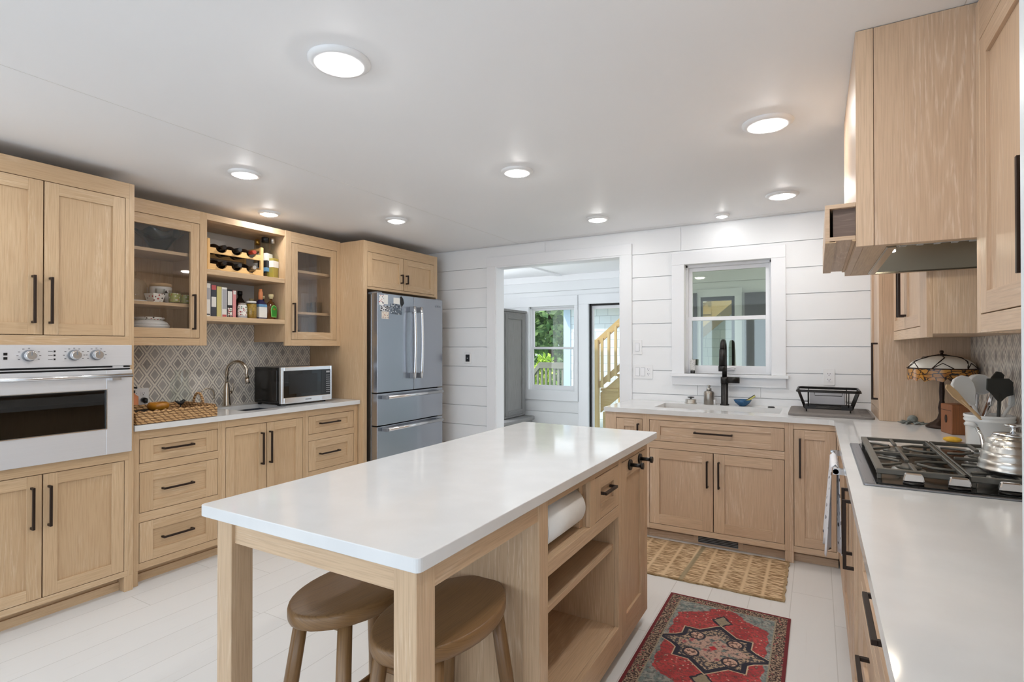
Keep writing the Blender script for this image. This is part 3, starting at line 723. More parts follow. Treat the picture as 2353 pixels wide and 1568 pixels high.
def pull(F, a, z, L, vert, parent, so=0.034, w=0.011, mat='bronze_pull', d0=0.0):
    mb = MB(); h = L / 2
    if vert:
        fb(mb, F, a - w / 2, a + w / 2, z - h, z + h, d0 + so - w, d0 + so)
        for zz in (z - h, z + h - w): fb(mb, F, a - w / 2, a + w / 2, zz, zz + w, d0, d0 + so - w)
    else:
        fb(mb, F, a - h, a + h, z - w / 2, z + w / 2, d0 + so - w, d0 + so)
        for aa in (a - h, a + h - w): fb(mb, F, aa, aa + w, z - w / 2, z + w / 2, d0, d0 + so - w)
    return mb.build('handle', mat, parent, bev=0.001)
def shaker(F, a0, a1, z0, z1, root, wd, name='door', st=0.058, hv=None, hh=None, glass=False, gap=0.003, hl=0.2, rail=None, drawer=False):
    """inset shaker front filling the opening; hv=(a,z) vertical pull, hh=(a,z) horizontal pull"""
    a0 += gap; a1 -= gap; z0 += gap; z1 -= gap; rl = rail or st
    mb = MB()
    fb(mb, F, a0, a0 + st, z0, z1, -0.02, 0); fb(mb, F, a1 - st, a1, z0, z1, -0.02, 0)
    fb(mb, F, a0 + st, a1 - st, z1 - rl, z1, -0.02, 0, 'a'); fb(mb, F, a0 + st, a1 - st, z0, z0 + rl, -0.02, 0, 'a')
    if not glass: fb(mb, F, a0 + st - 0.004, a1 - st + 0.004, z0 + rl - 0.004, z1 - rl + 0.004, -0.017, -0.010, 'a' if drawer else 'z')
    o = mb.build(name, wd, root, bev=0.0009)
    if glass:
        g = MB(); fb(g, F, a0 + st - 0.003, a1 - st + 0.003, z0 + rl - 0.003, z1 - rl + 0.003, -0.014, -0.010); g.build('pane', 'cabinet_glass', o)
    pd = -0.010 if False else 0.0
    if hv: pull(F, hv[0], hv[1], hl, True, o)
    if hh: pull(F, hh[0], hh[1], hl, False, o, d0=-0.010 if drawer and (z1 - z0 - 2 * rl) > 0.02 else 0.0)
    return o
def toe(mb, F, a0, a1, h, rec=0.07, cap=True):
    fb(mb, F, a0, a1, 0.0, h, -rec - 0.016, -rec, 'a')
    if cap: fb(mb, F, a0, a1, 0.0, 0.045, -rec, -rec + 0.014, 'a')

# ------------------------------------------------------------------ left run: tall oven cabinet
FT = ('x', XT, 1)
YT0, YT1, YTS = 0.742, 1.553, 1.148
YL, YRr = 0.786, 1.509
t_ = thing('oven_cabinet', 'tall oak oven cabinet reaching almost to the ceiling around the steel wall oven', 'cabinet', (XT - 0.3, YTS, 0))
mb = MB()
frame(mb, FT, YT0, YT1, 0.085, 2.274, [(YL, YRr, 0.116, 0.73), (0.768, 1.527, 0.782, 1.366), (YL, YRr, 1.418, 2.189)])
fb(mb, FT, YT1 - 0.044, YT1, 0, 0.085, -0.07, 0); fb(mb, FT, YT0, YT0 + 0.044, 0, 0.085, -0.07, 0)
carcass(mb, FT, YT0, YT1, 0.085, 2.274, 0.6)
fb(mb, FT, YT0 + 0.02, YT1 - 0.02, 0.74, 0.772, -0.59, -0.021, 'a'); fb(mb, FT, YT0 + 0.02, YT1 - 0.02, 1.376, 1.404, -0.59, -0.021, 'a')
mb.build('body', 'oak', t_, bev=0.001)
mb = MB(); toe(mb, FT, YT0 + 0.045, YT1 - 0.045, 0.085); mb.build('toe_kick', 'oak', t_)
shaker(FT, YL, YTS, 1.418, 2.189, t_, 'oak', hv=(1.105, 1.594), hl=0.235)
shaker(FT, YTS, YRr, 1.418, 2.189, t_, 'oak', hv=(1.173, 1.592), hl=0.232)
shaker(FT, YL, YTS, 0.116, 0.73, t_, 'oak', hv=(1.104, 0.571), hl=0.205)
shaker(FT, YTS, YRr, 0.116, 0.73, t_, 'oak', hv=(1.172, 0.569), hl=0.202)

# wall oven
FO = ('x', XT + 0.004, 1)
t_ = thing('wall_oven', 'stainless steel wall oven with dark glass window and three control knobs', 'oven', (XT - 0.25, YTS, 0.785))
mb = MB(); fb(mb, FO, 0.775, 1.52, 0.79, 1.36, -0.5, 0.0); mb.build('body', 'black_metal', t_)
mb = MB(); fb(mb, FO, 0.764, 1.531, 1.258, 1.370, 0.0, 0.022, 'a'); pnl = mb.build('control_panel', 'steel', t_, bev=0.002)
for y_, n_ in ((1.084, 1), (1.265, 2), (1.362, 2)):
    mb = MB(); c_ = Vector(fp(FO, y_, 1.318, 0.022))
    mb.tube([c_, c_ + Vector((0.008, 0, 0))], 0.028, 24, 1); mb.tube([c_ + Vector((0.006, 0, 0)), c_ + Vector((0.012, 0, 0)), c_ + Vector((0.034, 0, 0)), c_ + Vector((0.036, 0, 0))], [0.024, 0.024, 0.0215, 0.019], 24)
    fb(mb, FO, y_ - 0.002, y_ + 0.002, 1.318, 1.338, 0.056, 0.0595, 'z', 1)
    mb.build('knob', ['steel_bright', 'hinge_grey'], pnl)
mb = MB()
for y_ in (1.084, 1.265, 1.362):
    for k in range(9):
        an = math.radians(-30 + k * 30)
        if y_ < 1.2 and 40 < math.degrees(an) % 360 < 80: continue
        yy, zz = y_ + 0.043 * math.cos(an), 1.318 + 0.036 * math.sin(an)
        fb(mb, FO, yy - 0.004, yy + 0.004, zz - 0.0012, zz + 0.0012, 0.0215, 0.0226)
for z_ in (1.338, 1.318, 1.298):
    fb(mb, FO, 1.158, 1.176, z_ - 0.001, z_ + 0.001, 0.0215, 0.0226); fb(mb, FO, 1.180, 1.187, z_ - 0.004, z_ + 0.004, 0.0215, 0.0238)
for z_ in (1.326, 1.306): fb(mb, FO, 0.99, 1.004, z_ - 0.006, z_ + 0.006, 0.0215, 0.0245)
mb.build('control_marks', 'black_plastic', pnl)
mb = MB()
for z_ in (1.19, 1.196): pass
fb(mb, FO, 0.768, 1.527, 1.236, 1.256, 0.0, 0.008, 'a', 1)
for z0_, z1_ in ((1.251, 1.256), (1.236, 1.241)): fb(mb, FO, 0.768, 1.527, z0_, z1_, 0.0, 0.010, 'a', 0)
fb(mb, FO, 0.768, 1.527, 1.2435, 1.2485, 0.006, 0.018, 'a', 2); fb(mb, FO, 1.44, 1.49, 1.249, 1.257, 0.006, 0.019, 'a', 2)
mb.build('vent', ['black_matte', 'black_matte', 'steel'], t_)
mb = MB()
Wy0, Wy1, Wz0, Wz1 = 0.86, 1.407, 0.923, 1.13
frame(mb, ('x', XT + 0.004 + 0.026, 1), 0.764, 1.531, 0.782, 1.234, [(Wy0, Wy1, Wz0, Wz1)], 0.026)
dr_ = mb.build('door', 'steel', t_, bev=0.002)
mb = MB(); fb(mb, FO, Wy0, Wy1, Wz0, Wz1, 0.008, 0.018); mb.build('door_window', 'smoked_glass', dr_)
mb = MB(); fb(mb, FO, Wy0 - 0.0, Wy1, Wz0, Wz1, 0.0005, 0.003); mb.build('door_cavity', 'black_matte', dr_)
mb = MB()
for (p0, p1, q0, q1) in ((Wy0 - 0.004, Wy1 + 0.004, Wz1, Wz1 + 0.004), (Wy0 - 0.004, Wy1 + 0.004, Wz0 - 0.004, Wz0), (Wy1, Wy1 + 0.004, Wz0, Wz1), (Wy0 - 0.004, Wy0, Wz0, Wz1)): fb(mb, FO, p0, p1, q0, q1, 0.02, 0.0285)
mb.build('window_rim', 'steel_bright', dr_)
mb = MB(); zb = 1.205
mb.tube([fp(FO, 0.79, zb, 0.068), fp(FO, 1.512, zb, 0.068)], 0.011, 14)
for y_ in (0.85, 1.45):
    mb.tube([fp(FO, y_, zb - 0.004, 0.026), fp(FO, y_, zb - 0.004, 0.06)], 0.012, 12); mb.box(XT + 0.03, XT + 0.066, y_ - 0.03, y_ + 0.012, zb - 0.024, zb - 0.008)
mb.build('handle', 'steel_bright', dr_)

# ------------------------------------------------------------------ left run: upper glass cabinets and open shelves
FU = ('x', XU, 1)
UZ0, UZ1, DU = 1.369, 2.265, abs(XW - XU) - 0.002
def upper_glass(label, y0, y1, o0, o1, hy, shelves):
    t = thing('glass_cabinet', label, 'cabinet', (XU - 0.18, (y0 + y1) / 2, UZ0))
    mb = MB(); frame(mb, FU, y0, y1, UZ0, UZ1, [(o0, o1, 1.417, 2.181)]); carcass(mb, FU, y0, y1, UZ0 + 0.03, UZ1, DU); mb.build('body', 'oak', t, bev=0.001)
    for z_ in shelves:
        mb = MB(); fb(mb, FU, y0 + 0.019, y1 - 0.019, z_ - 0.02, z_, -DU + 0.01, -0.05, 'a'); mb.build('shelf', 'oak', t)
    shaker(FU, o0, o1, 1.417, 2.181, t, 'oak', hv=(hy, 1.59), hl=0.232, glass=True, st=0.057, rail=0.06)
    return t
YU1, YU2, YU3 = 2.105, 2.716, 3.272
upper_glass('oak glass-door wall cabinet next to the oven, holding dishes and a blue glass bowl', 1.556, YU1, 1.60, 2.057, 2.012, (1.645, 1.98))
upper_glass('oak glass-door wall cabinet left of the refrigerator, with drinking glasses inside', YU2, 3.2645, 2.770, 3.226, 2.785, (1.645, 1.98))
t_ = thing('open_shelves', 'open oak wall shelves between the two glass cabinets, holding wine rack, books and bottles', 'shelf', (XU - 0.18, 2.41, 1.535))
e = 0.0008
mb = MB(); fb(mb, FU, YU1 + e, YU2 - e, 1.853, 1.889, -DU, -0.004, 'a'); mb.build('shelf', 'oak', t_, bev=0.002)
mb = MB(); fb(mb, FU, YU1 + e, YU2 - e, 1.536, 1.570, -DU, -0.004, 'a'); mb.build('shelf', 'oak', t_, bev=0.002)
mb = MB()
for k in range(5): fb(mb, FU, YU1 + e, YU2 - e, 2.222, 2.265, -DU + k * (DU - 0.004) / 5, -DU + (k + 1) * (DU - 0.004) / 5 - 0.0008, 'a')
mb.build('top_panel', 'oak', t_)

# backsplash
mb = MB(); mb.box(XW, XW + 0.008, 1.556, 3.262, ZC, UZ0 + 0.02); mb.box(XW, XW + 0.008, YU1 + 0.002, YU2 - 0.002, UZ0 + 0.02, 1.536); struct(mb.build('wall_tile_left', 'diamond_tile'))
mb = MB(); mb.box(XR - 0.008, XR, 0.9, 3.868, ZC, 1.42); struct(mb.build('wall_tile_right', 'diamond_tile'))

# ------------------------------------------------------------------ left run: base cabinets
FB = ('x', XB, 1); DB = XB - XW - 0.003
def base_unit(label, y0, y1, ops, legs=()):
    t = thing('base_cabinet', label, 'cabinet', (XB - 0.3, (y0 + y1) / 2, 0))
    mb = MB(); frame(mb, FB, y0, y1, 0.085, 0.882, ops); carcass(mb, FB, y0, y1, 0.085, 0.882, DB, top=False)
    for l0, l1 in legs: fb(mb, FB, l0, l1, 0, 0.085, -0.07, 0)
    mb.build('body', 'oak', t, bev=0.001)
    mb = MB(); toe(mb, FB, y0 + (0.04 if legs else 0), y1, 0.085); mb.build('toe_kick', 'oak', t)
    return t
YA, YBn, YCn, YDn = 1.556, 2.079, 2.735, 3.261
o1 = (1.593, 2.054)
t_ = base_unit('oak base cabinet with three drawers beside the oven, under the woven tray', YA, YBn, [(*o1, 0.691, 0.831), (*o1, 0.408, 0.642), (*o1, 0.123, 0.356)], [(YA, 1.589)])
for z0_, z1_ in ((0.691, 0.831), (0.408, 0.642), (0.123, 0.356)): shaker(FB, *o1, z0_, z1_, t_, 'oak', 'drawer', st=0.072, rail=0.042 if z1_ > 0.8 else 0.055, hh=(1.807, (z0_ + z1_) / 2), hl=0.18, drawer=True)
t_ = base_unit('oak base cabinet with two tall doors under the bar sink', YBn, YCn, [(2.105, 2.709, 0.123, 0.831)])
shaker(FB, 2.105, 2.406, 0.123, 0.831, t_, 'oak', hv=(2.363, 0.656), hl=0.222); shaker(FB, 2.406, 2.709, 0.123, 0.831, t_, 'oak', hv=(2.428, 0.657), hl=0.224)
o1 = (2.760, 3.218)
t_ = base_unit('oak base cabinet with drawers below the microwave, against the refrigerator panel', YCn, YDn, [(*o1, 0.691, 0.831), (*o1, 0.408, 0.642), (*o1, 0.123, 0.356)])
for z0_, z1_ in ((0.691, 0.831), (0.408, 0.642), (0.123, 0.356)): shaker(FB, *o1, z0_, z1_, t_, 'oak', 'drawer', st=0.066, rail=0.042 if z1_ > 0.8 else 0.058, hh=(2.965, (z0_ + z1_) / 2 + 0.004), hl=0.192, drawer=True)

# left worktop with the bar sink cut out
S0, S1, T0, T1 = -3.80, -3.44, 2.30, 2.66
mb = MB()
mb.box(XW + 0.008, S0, YA + 0.001, YDn, ZC - TK, ZC); mb.box(S1, XC, YA + 0.001, YDn, ZC - TK, ZC); mb.box(S0, S1, YA + 0.001, T0, ZC - TK, ZC); mb.box(S0, S1, T1, YDn, ZC - TK, ZC)
tag(mb.build('worktop', 'quartz', bev=0.0), 'white quartz worktop running from the oven to the refrigerator with bar sink', 'countertop')
t_ = thing('bar_sink', 'small grey undermount bar sink in the worktop between tray and microwave', 'sink', ((S0 + S1) / 2, (T0 + T1) / 2, 0.74))
mb = MB(); e = 0.012
mb.box(S0 - e, S0, T0 - e, T1 + e, 0.74, ZC - TK - 0.0005); mb.box(S1, S1 + e, T0 - e, T1 + e, 0.74, ZC - TK - 0.0005); mb.box(S0, S1, T0 - e, T0, 0.74, ZC - TK - 0.0005); mb.box(S0, S1, T1, T1 + e, 0.74, ZC - TK - 0.0005); mb.box(S0 - e, S1 + e, T0 - e, T1 + e, 0.728, 0.74)
mb.build('basin', 'steel_fridge', t_)
mb = MB(); mb.lathe([(0.03, 0.741), (0.03, 0.744), (0.02, 0.744), (0.018, 0.742)], (S0 + S1) / 2, (T0 + T1) / 2, 18); mb.build('drain', 'steel', t_)

# bar faucet with high arc spout
t_ = thing('bar_faucet', 'brushed nickel high-arc faucet at the bar sink', 'faucet', (-3.865, 2.43, ZC))
mb = MB(); mb.lathe([(0.03, 0), (0.03, 0.006), (0.026, 0.03), (0.022, 0.10), (0.021, 0.14), (0.014, 0.17), (0.013, 0.18)], n=20)
pts = [(0, 0, 0.17), (0, 0, 0.25)] + [(0.085 - 0.085 * math.cos(math.radians(a_)), 0, 0.25 + 0.085 * math.sin(math.radians(a_))) for a_ in range(15, 166, 15)] + [(0.165, 0, 0.25), (0.172, 0, 0.20)]
mb.tube(pts, 0.012, 14); mb.tube([(0.168, 0, 0.215), (0.175, 0, 0.17)], [0.014, 0.016], 14); mb.build('spout', 'nickel', t_, local=True)
mb = MB(); mb.tube([(0, 0.02, 0.09), (0, 0.05, 0.10)], 0.012, 12); mb.tube([(0, 0.048, 0.10), (0.0, 0.066, 0.115), (0.0, 0.072, 0.14), (0.0, 0.064, 0.165)], [0.008, 0.007, 0.006, 0.005], 10); mb.build('lever', 'nickel', t_, local=True)
t_.rotation_euler.z = 0.35
t_ = thing('filter_tap', 'slim silver filter tap with curved spout behind the woven tray', 'tap', (-3.90, 2.255, ZC))
mb = MB(); mb.tube([(0, 0, 0), (0, 0, 0.09)], 0.006, 10)
mb.tube([(0, 0, 0.09)] + [(0, 0.05 - 0.05 * math.cos(math.radians(a_)), 0.09 + 0.05 * math.sin(math.radians(a_))) for a_ in range(20, 171, 15)] + [(0, 0.10, 0.06)], 0.0055, 10); mb.lathe([(0.018, 0), (0.018, 0.01), (0.008, 0.014)], n=14); mb.build('spout', 'nickel', t_, local=True)

# wall outlet left
def outlet(name, label, loc, rz, w=0.072, h=0.117, kind=('outlet',)):
    """faces local -y; slots repeated across"""
    t = thing(name, label, 'switch' if 'rocker' in kind and 'outlet' not in kind else 'outlet', loc, rz)
    mb = MB(); mb.prism([(p[0], p[1]) for p in rrect(-w / 2, w / 2, -h / 2, h / 2, 0.006, 3)], 'y', -0.006, -0.0008); mb.build('cover_plate', 'plastic_white', t, local=True, bev=0.001)
    n = len(kind); 
    for i, k in enumerate(kind):
        x = (i - (n - 1) / 2) * 0.046
        if k == 'outlet':
            for z in (-0.02, 0.02):
                mb = MB(); mb.prism([(p[0] + x, p[1] + z) for p in rrect(-0.016, 0.016, -0.013, 0.013, 0.008, 3)], 'y', -0.0085, -0.006); f = mb.build('receptacle', 'vinyl_white', t, local=True)
                mb = MB(); mb.box(x - 0.008, x - 0.0055, -0.0092, -0.0084, z + 0.0, z + 0.009); mb.box(x + 0.0055, x + 0.008, -0.0092, -0.0084, z + 0.001, z + 0.008); mb.box(x - 0.0025, x + 0.0025, -0.0092, -0.0084, z - 0.009, z - 0.004); mb.build('slots', 'black_plastic', f, local=True)
        else:
            mb = MB(); mb.box(x - 0.0175, x + 0.0175, -0.0072, -0.0058, -0.035, 0.035, 'z', 1); mb.box(x - 0.016, x + 0.016, -0.010, -0.006, -0.0335, 0.0335); mb.build('rocker', ['vinyl_white', 'hinge_grey'], t, local=True)
    return t
outlet('outlet', 'white outlet plate on the tiled backsplash beside the oven, with a black plug in it', (XW + 0.0082, 1.87, 1.025), PI / 2, w=0.118, kind=('outlet', 'outlet'))
mb = MB(); mb.tube([(XW + 0.0175, 1.893, 1.005), (XW + 0.04, 1.893, 1.003), (XW + 0.052, 1.893, 0.985)], [0.016, 0.018, 0.01], 12); tag(mb.build('plug', 'black_plastic'), 'black power plug in the backsplash outlet above the tray', 'plug')

# microwave
FM = ('x', -3.478, 1)
t_ = thing('microwave', 'stainless and black microwave oven standing on the worktop by the refrigerator panel', 'microwave', (-3.64, 2.86, ZC))
mb = MB()
fb(mb, FM, 2.618, 3.092, 0.93, 1.205, -0.33, -0.03); mb.box(-3.79, -3.53, 2.612, 2.618, 0.95, 1.185); mb.build('body', 'enamel_black', t_, bev=0.006)
for x_ in (-3.77, -3.54):
    for y_ in (2.64, 3.06): mb = MB(); mb.lathe([(0.014, ZC), (0.016, 0.93)], x_, y_, 12); mb.build('foot', 'black_plastic', t_)
mb = MB(); frame(mb, FM, 2.616, 3.094, 0.928, 1.208, [(2.636, 3.078, 0.975, 1.176)], 0.03); dr_ = mb.build('door', 'steel_bright', t_, bev=0.004)
mb = MB(); fb(mb, FM, 2.636, 2.985, 0.975, 1.176, -0.03, -0.003); mb.build('door_window', 'smoked_glass', dr_)
mb = MB(); fb(mb, FM, 2.68, 2.945, 1.0, 1.15, -0.0028, -0.0016); mb.build('window_screen', 'enamel_black', dr_)
mb = MB(); fb(mb, FM, 2.985, 3.078, 0.975, 1.176, -0.03, -0.002); pn = mb.build('control_panel', 'enamel_black', t_)
mb = MB()
for r_ in range(9):
    for c_ in range(3): fb(mb, FM, 3.034 + c_ * 0.013, 3.042 + c_ * 0.013, 0.992 + r_ * 0.017, 0.997 + r_ * 0.017, -0.002, -0.0008)
fb(mb, FM, 3.034, 3.069, 1.152, 1.166, -0.002, -0.0012)
mb.build('keypad', 'grey_plastic', pn)
mb = MB(); fb(mb, FM, 2.83, 2.885, 0.947, 0.955, -0.001, 0.0012); mb.build('badge', 'hinge_grey', dr_)
mb = MB(); fb(mb, FM, 2.99, 3.076, 0.936, 0.965, -0.002, 0.0016); mb.build('door_button', 'steel', t_)

# refrigerator surround
FF = ('x', -3.297, 1); YF0, YF1 = 3.2655, 4.266
t_ = thing('refrigerator_cabinet', 'oak side panel and over-refrigerator cabinet with two small doors', 'cabinet', (-3.62, 3.77, 0))
mb = MB()
mb.box(XW + 0.002, -3.297, YF0, YF0 + 0.04, 0, 2.259)
frame(mb, FF, YF0 + 0.04, YF1, 1.851, 2.259, [(3.308, 4.217, 1.873, 2.171)])
fb(mb, FF, YF0 + 0.041, YF1, 1.851, 1.868, -0.655, -0.0202, 'a'); fb(mb, FF, YF0 + 0.041, YF1, 2.241, 2.259, -0.655, -0.0202, 'a'); fb(mb, FF, YF1 - 0.02, YF1, 0.0, 2.259, -0.655, -0.0202); fb(mb, FF, YF1 - 0.022, YF1 - 0.0, 0.0, 1.851, -0.02, 0)
mb.build('body', 'oak', t_, bev=0.001)
ym = 3.7625
shaker(FF, 3.308, ym, 1.873, 2.171, t_, 'oak', st=0.055, hv=(3.728, 1.978), hl=0.082); shaker(FF, ym, 4.217, 1.873, 2.171, t_, 'oak', st=0.055, hv=(3.798, 1.978), hl=0.082)

# refrigerator
FR = ('x', -3.198, 1)
RY0, RY1, RYM = 3.325, 4.222, 3.79
t_ = thing('refrigerator', 'stainless french-door refrigerator with two bottom drawers and notes on one door', 'refrigerator', (-3.55, 3.77, 0))
mb = MB(); fb(mb, FR, RY0 + 0.004, RY1 - 0.004, 0.03, 1.808, -0.72, -0.072); fb(mb, FR, RY0 + 0.02, RY1 - 0.02, 0.0, 0.05, -0.7, -0.09); mb.build('body', 'steel_fridge', t_, bev=0.003)
g = 0.004
def fdoor(nm, y0, y1, z0, z1):
    mb = MB(); fb(mb, FR, y0, y1, z0, z1, -0.066, 0); return mb.build(nm, 'steel_fridge', t_, bev=0.004, seg=2)
dL = fdoor('door', RY0, RYM - g / 2, 0.973, 1.818); dR = fdoor('door', RYM + g / 2, RY1, 0.973, 1.818); w1 = fdoor('drawer', RY0, RY1, 0.695, 0.965); w2 = fdoor('drawer', RY0, RY1, 0.07, 0.687)
mb = MB(); fb(mb, FR, RY0 + 0.006, RY1 - 0.006, 0.06, 1.81, -0.073, -0.058); mb.build('gasket', 'black_matte', t_)
for y_, dd in ((3.742, dL), (3.838, dR)):
    mb = MB(); bow = lambda q: 0.052 + 0.012 * math.sin(PI * q)
    mb.tube([fp(FR, y_, 1.075 + 0.65 * q, bow(q)) for q in [i / 10 for i in range(11)]], 0.014, 12); mb.build('handle', 'steel_bright', dd)
    mb = MB()
    for z_ in (1.10, 1.70): fb(mb, FR, y_ - 0.013, y_ + 0.013, z_ - 0.024, z_ + 0.024, 0.0, 0.05)
    mb.build('handle_mount', 'hinge_grey', dd, bev=0.003)
for z_, dd in ((0.932, w1), (0.660, w2)):
    mb = MB(); mb.tube([fp(FR, 3.395, z_, 0.055), fp(FR, 4.15, z_, 0.055)], 0.015, 12); mb.build('handle', 'steel_bright', dd)
    mb = MB()
    for y_ in (3.395, 4.13): fb(mb, FR, y_ - 0.018, y_ + 0.018, z_ - 0.015, z_ + 0.015, 0.0, 0.058)
    mb.build('handle_mount', 'hinge_grey', dd, bev=0.003)
mb = MB(); fb(mb, FR, 3.34, 3.40, 1.808, 1.828, -0.12, -0.02); fb(mb, FR, 4.14, 4.2, 1.808, 1.828, -0.12, -0.02); mb.build('hinge_cover', 'hinge_grey', t_)
def lettering(txt, size, loc, rot, mat, parent, name='lettering'):
    fc = bpy.data.curves.new(name, 'FONT'); fc.body = txt; fc.size = size; fc.extrude = 0.0005; fc.align_x = 'CENTER'
    fo = bpy.data.objects.new('text_source', fc); COL.objects.link(fo)
    bpy.context.view_layer.update()
    me = bpy.data.meshes.new_from_object(fo.evaluated_get(bpy.context.evaluated_depsgraph_get()))
    bpy.data.objects.remove(fo); me.materials.clear(); me.materials.append(M[mat])
    o = bpy.data.objects.new(name, me); COL.objects.link(o); o.parent = parent
    off = Vector((0, 0, 0)); p = parent
    while p is not None: off += p.location; p = p.parent
    o.location = Vector(loc) - off; o.rotation_euler = rot
    return o
lettering('BOSCH', 0.026, (-3.1975, 4.145, 1.742), (PI / 2, 0, PI / 2), 'hinge_grey', t_, 'brand_lettering')
def note(label, y0, y1, z0, z1, mat, d=0.0006):
    mb = MB(); fb(mb, FR, y0, y1, z0, z1, d, d + 0.0012); tag(mb.build('paper_note', mat), label, 'note', 'notes on the refrigerator door')
note('red and white sticker strip at the outer top corner of the refrigerator door', 3.345, 3.40, 1.715, 1.80, 'note_print')
note('white printed card beside the red sticker on the refrigerator door', 3.402, 3.45, 1.725, 1.805, 'label_white')
note('striped grey clipping below the red sticker on the refrigerator door', 3.36, 3.47, 1.665, 1.712, 'clipping_print')
note('small cream card with brown print, lowest on the refrigerator door', 3.375, 3.46, 1.60, 1.662, 'card_print')
note('black and white photograph on the refrigerator door near the handle', 3.485, 3.63, 1.645, 1.735, 'photo_print')
note('white card with a black bird shape above the photograph on the refrigerator', 3.52, 3.60, 1.737, 1.79, 'label_white')
mb = MB(); mb.M = Matrix.Translation(fp(FR, 3.625, 1.76, 0.003)); mb.tube([(0, -0.012, 0.045), (0, 0.002, 0.02), (0, 0.008, -0.01), (0, -0.004, -0.045)], [0.008, 0.02, 0.024, 0.004], 10)
for i, v in enumerate(mb.v): mb.v[i] = (-3.1955 + (v[0] + 3.195) * 0.08, v[1], v[2])
tag(mb.build('magnet', 'black_plastic'), 'black bird-shaped magnet on the refrigerator door', 'magnet')

# ------------------------------------------------------------------ sink run
FS = ('y', YSB, -1); DS = YB - YSB - 0.004
def sink_unit(label, x0, x1, ops, legs=()):
    t = thing('base_cabinet', label, 'cabinet', ((x0 + x1) / 2, YSB + 0.3, 0))
    mb = MB(); frame(mb, FS, x0, x1, 0.072, 0.882, ops); carcass(mb, FS, x0, x1, 0.072, 0.882, DS, top=False)
    for l0, l1 in legs: fb(mb, FS, l0, l1, 0, 0.072, -0.07, 0)
    mb.build('body', 'oak_cool_lit', t, bev=0.001)
    mb = MB(); toe(mb, FS, x0 + 0.001, x1 - 0.001, 0.072, cap=True); mb.build('toe_kick', 'oak_cool_lit', t)
    return t
t_ = sink_unit('narrow oak base cabinet at the doorway end of the sink run', -1.366, -1.058, [(-1.285, -1.088, 0.109, 0.843)], [(-1.366, -1.32)])
shaker(FS, -1.285, -1.088, 0.109, 0.843, t_, 'oak_cool_lit', hv=(-1.117, 0.71), hl=0.2)
t_ = sink_unit('wide oak sink base cabinet with one false drawer and two doors', -1.058, -0.155, [(-1.039, -0.180, 0.694, 0.843), (-1.039, -0.180, 0.109, 0.643)], [(-0.18, -0.155)])
shaker(FS, -1.039, -0.180, 0.694, 0.843, t_, 'oak_cool_lit', 'drawer', st=0.074, rail=0.04, hh=(-0.61, 0.772), hl=0.246, drawer=True)
shaker(FS, -1.039, -0.608, 0.109, 0.643, t_, 'oak_cool_lit', st=0.068, hv=(-0.645, 0.498), hl=0.178); shaker(FS, -0.608, -0.180, 0.109, 0.643, t_, 'oak_cool_lit', st=0.068, hv=(-0.572, 0.50), hl=0.178)
t_ = sink_unit('oak pull-out base cabinet in the corner right of the sink', -0.155, 0.111, [(-0.130, 0.102, 0.109, 0.843)], [(-0.155, -0.130)])
shaker(FS, -0.130, 0.102, 0.109, 0.843, t_, 'oak_cool_lit', hv=(-0.094, 0.665), hl=0.243)
t_ = thing('floor_vent', 'dark slotted vent grille in the toe kick under the sink cabinet', 'vent', (-0.58, YSB + 0.05, 0.05))
mb = MB(); mb.box(-0.745, -0.43, YSB + 0.049, YSB + 0.0555, 0.006, 0.066, 'x'); mb.build('grille_frame', 'oak_cool_lit', t_)
mb = MB(); mb.box(-0.715, -0.46, YSB + 0.0475, YSB + 0.0495, 0.014, 0.058); mb.build('backing', 'black_matte', t_)
mb = MB()
for k in range(5): mb.box(-0.715, -0.46, YSB + 0.0445, YSB + 0.0475, 0.014 + k * 0.0105, 0.0185 + k * 0.0105)
mb.build('slats', 'hinge_grey', t_)

# L-shaped worktop with sink cut-out
KX0, KX1, KY0, KY1 = -1.045, -0.215, 3.945, 4.275
mb = MB()
zt, zb = ZC, ZC - TK
mb.prism([(-1.372, YSC), (KX0, YSC), (KX0, YB - 0.001), (-1.372, YB - 0.001)], 'z', zb, zt); mb.box(KX0, KX1, YSC, KY0, zb, zt); mb.box(KX0, KX1, KY1, YB - 0.001, zb, zt)
mb.box(KX1, XR - 0.001, YSC, YB - 0.001, zb, zt); mb.box(0.088, XR - 0.0085, 0.552, YSC, zb, zt)
mb.prism([(0.088, YSC), (0.06, YSC), (0.088, YSC - 0.028)], 'z', zb, zt)
tag(mb.build('worktop', 'quartz'), 'L-shaped white quartz worktop with the main sink, turning along the cooktop wall', 'countertop')
t_ = thing('kitchen_sink', 'wide white undermount sink below the window', 'sink', (-0.63, 4.11, 0.70))
mb = MB(); e = 0.014; z1 = zb - 0.0006
mb.box(KX0 - e, KX0, KY0 - e, KY1 + e, 0.70, z1); mb.box(KX1, KX1 + e, KY0 - e, KY1 + e, 0.70, z1); mb.box(KX0, KX1, KY0 - e, KY0, 0.70, z1); mb.box(KX0, KX1, KY1, KY1 + e, 0.70, z1); mb.box(KX0 - e, KX1 + e, KY0 - e, KY1 + e, 0.688, 0.70)
mb.build('basin', 'sink_white', t_)
mb = MB(); mb.lathe([(0.045, 0.7005), (0.045, 0.703), (0.03, 0.703), (0.026, 0.701)], -0.63, 4.14, 20); mb.build('drain', 'steel', t_)

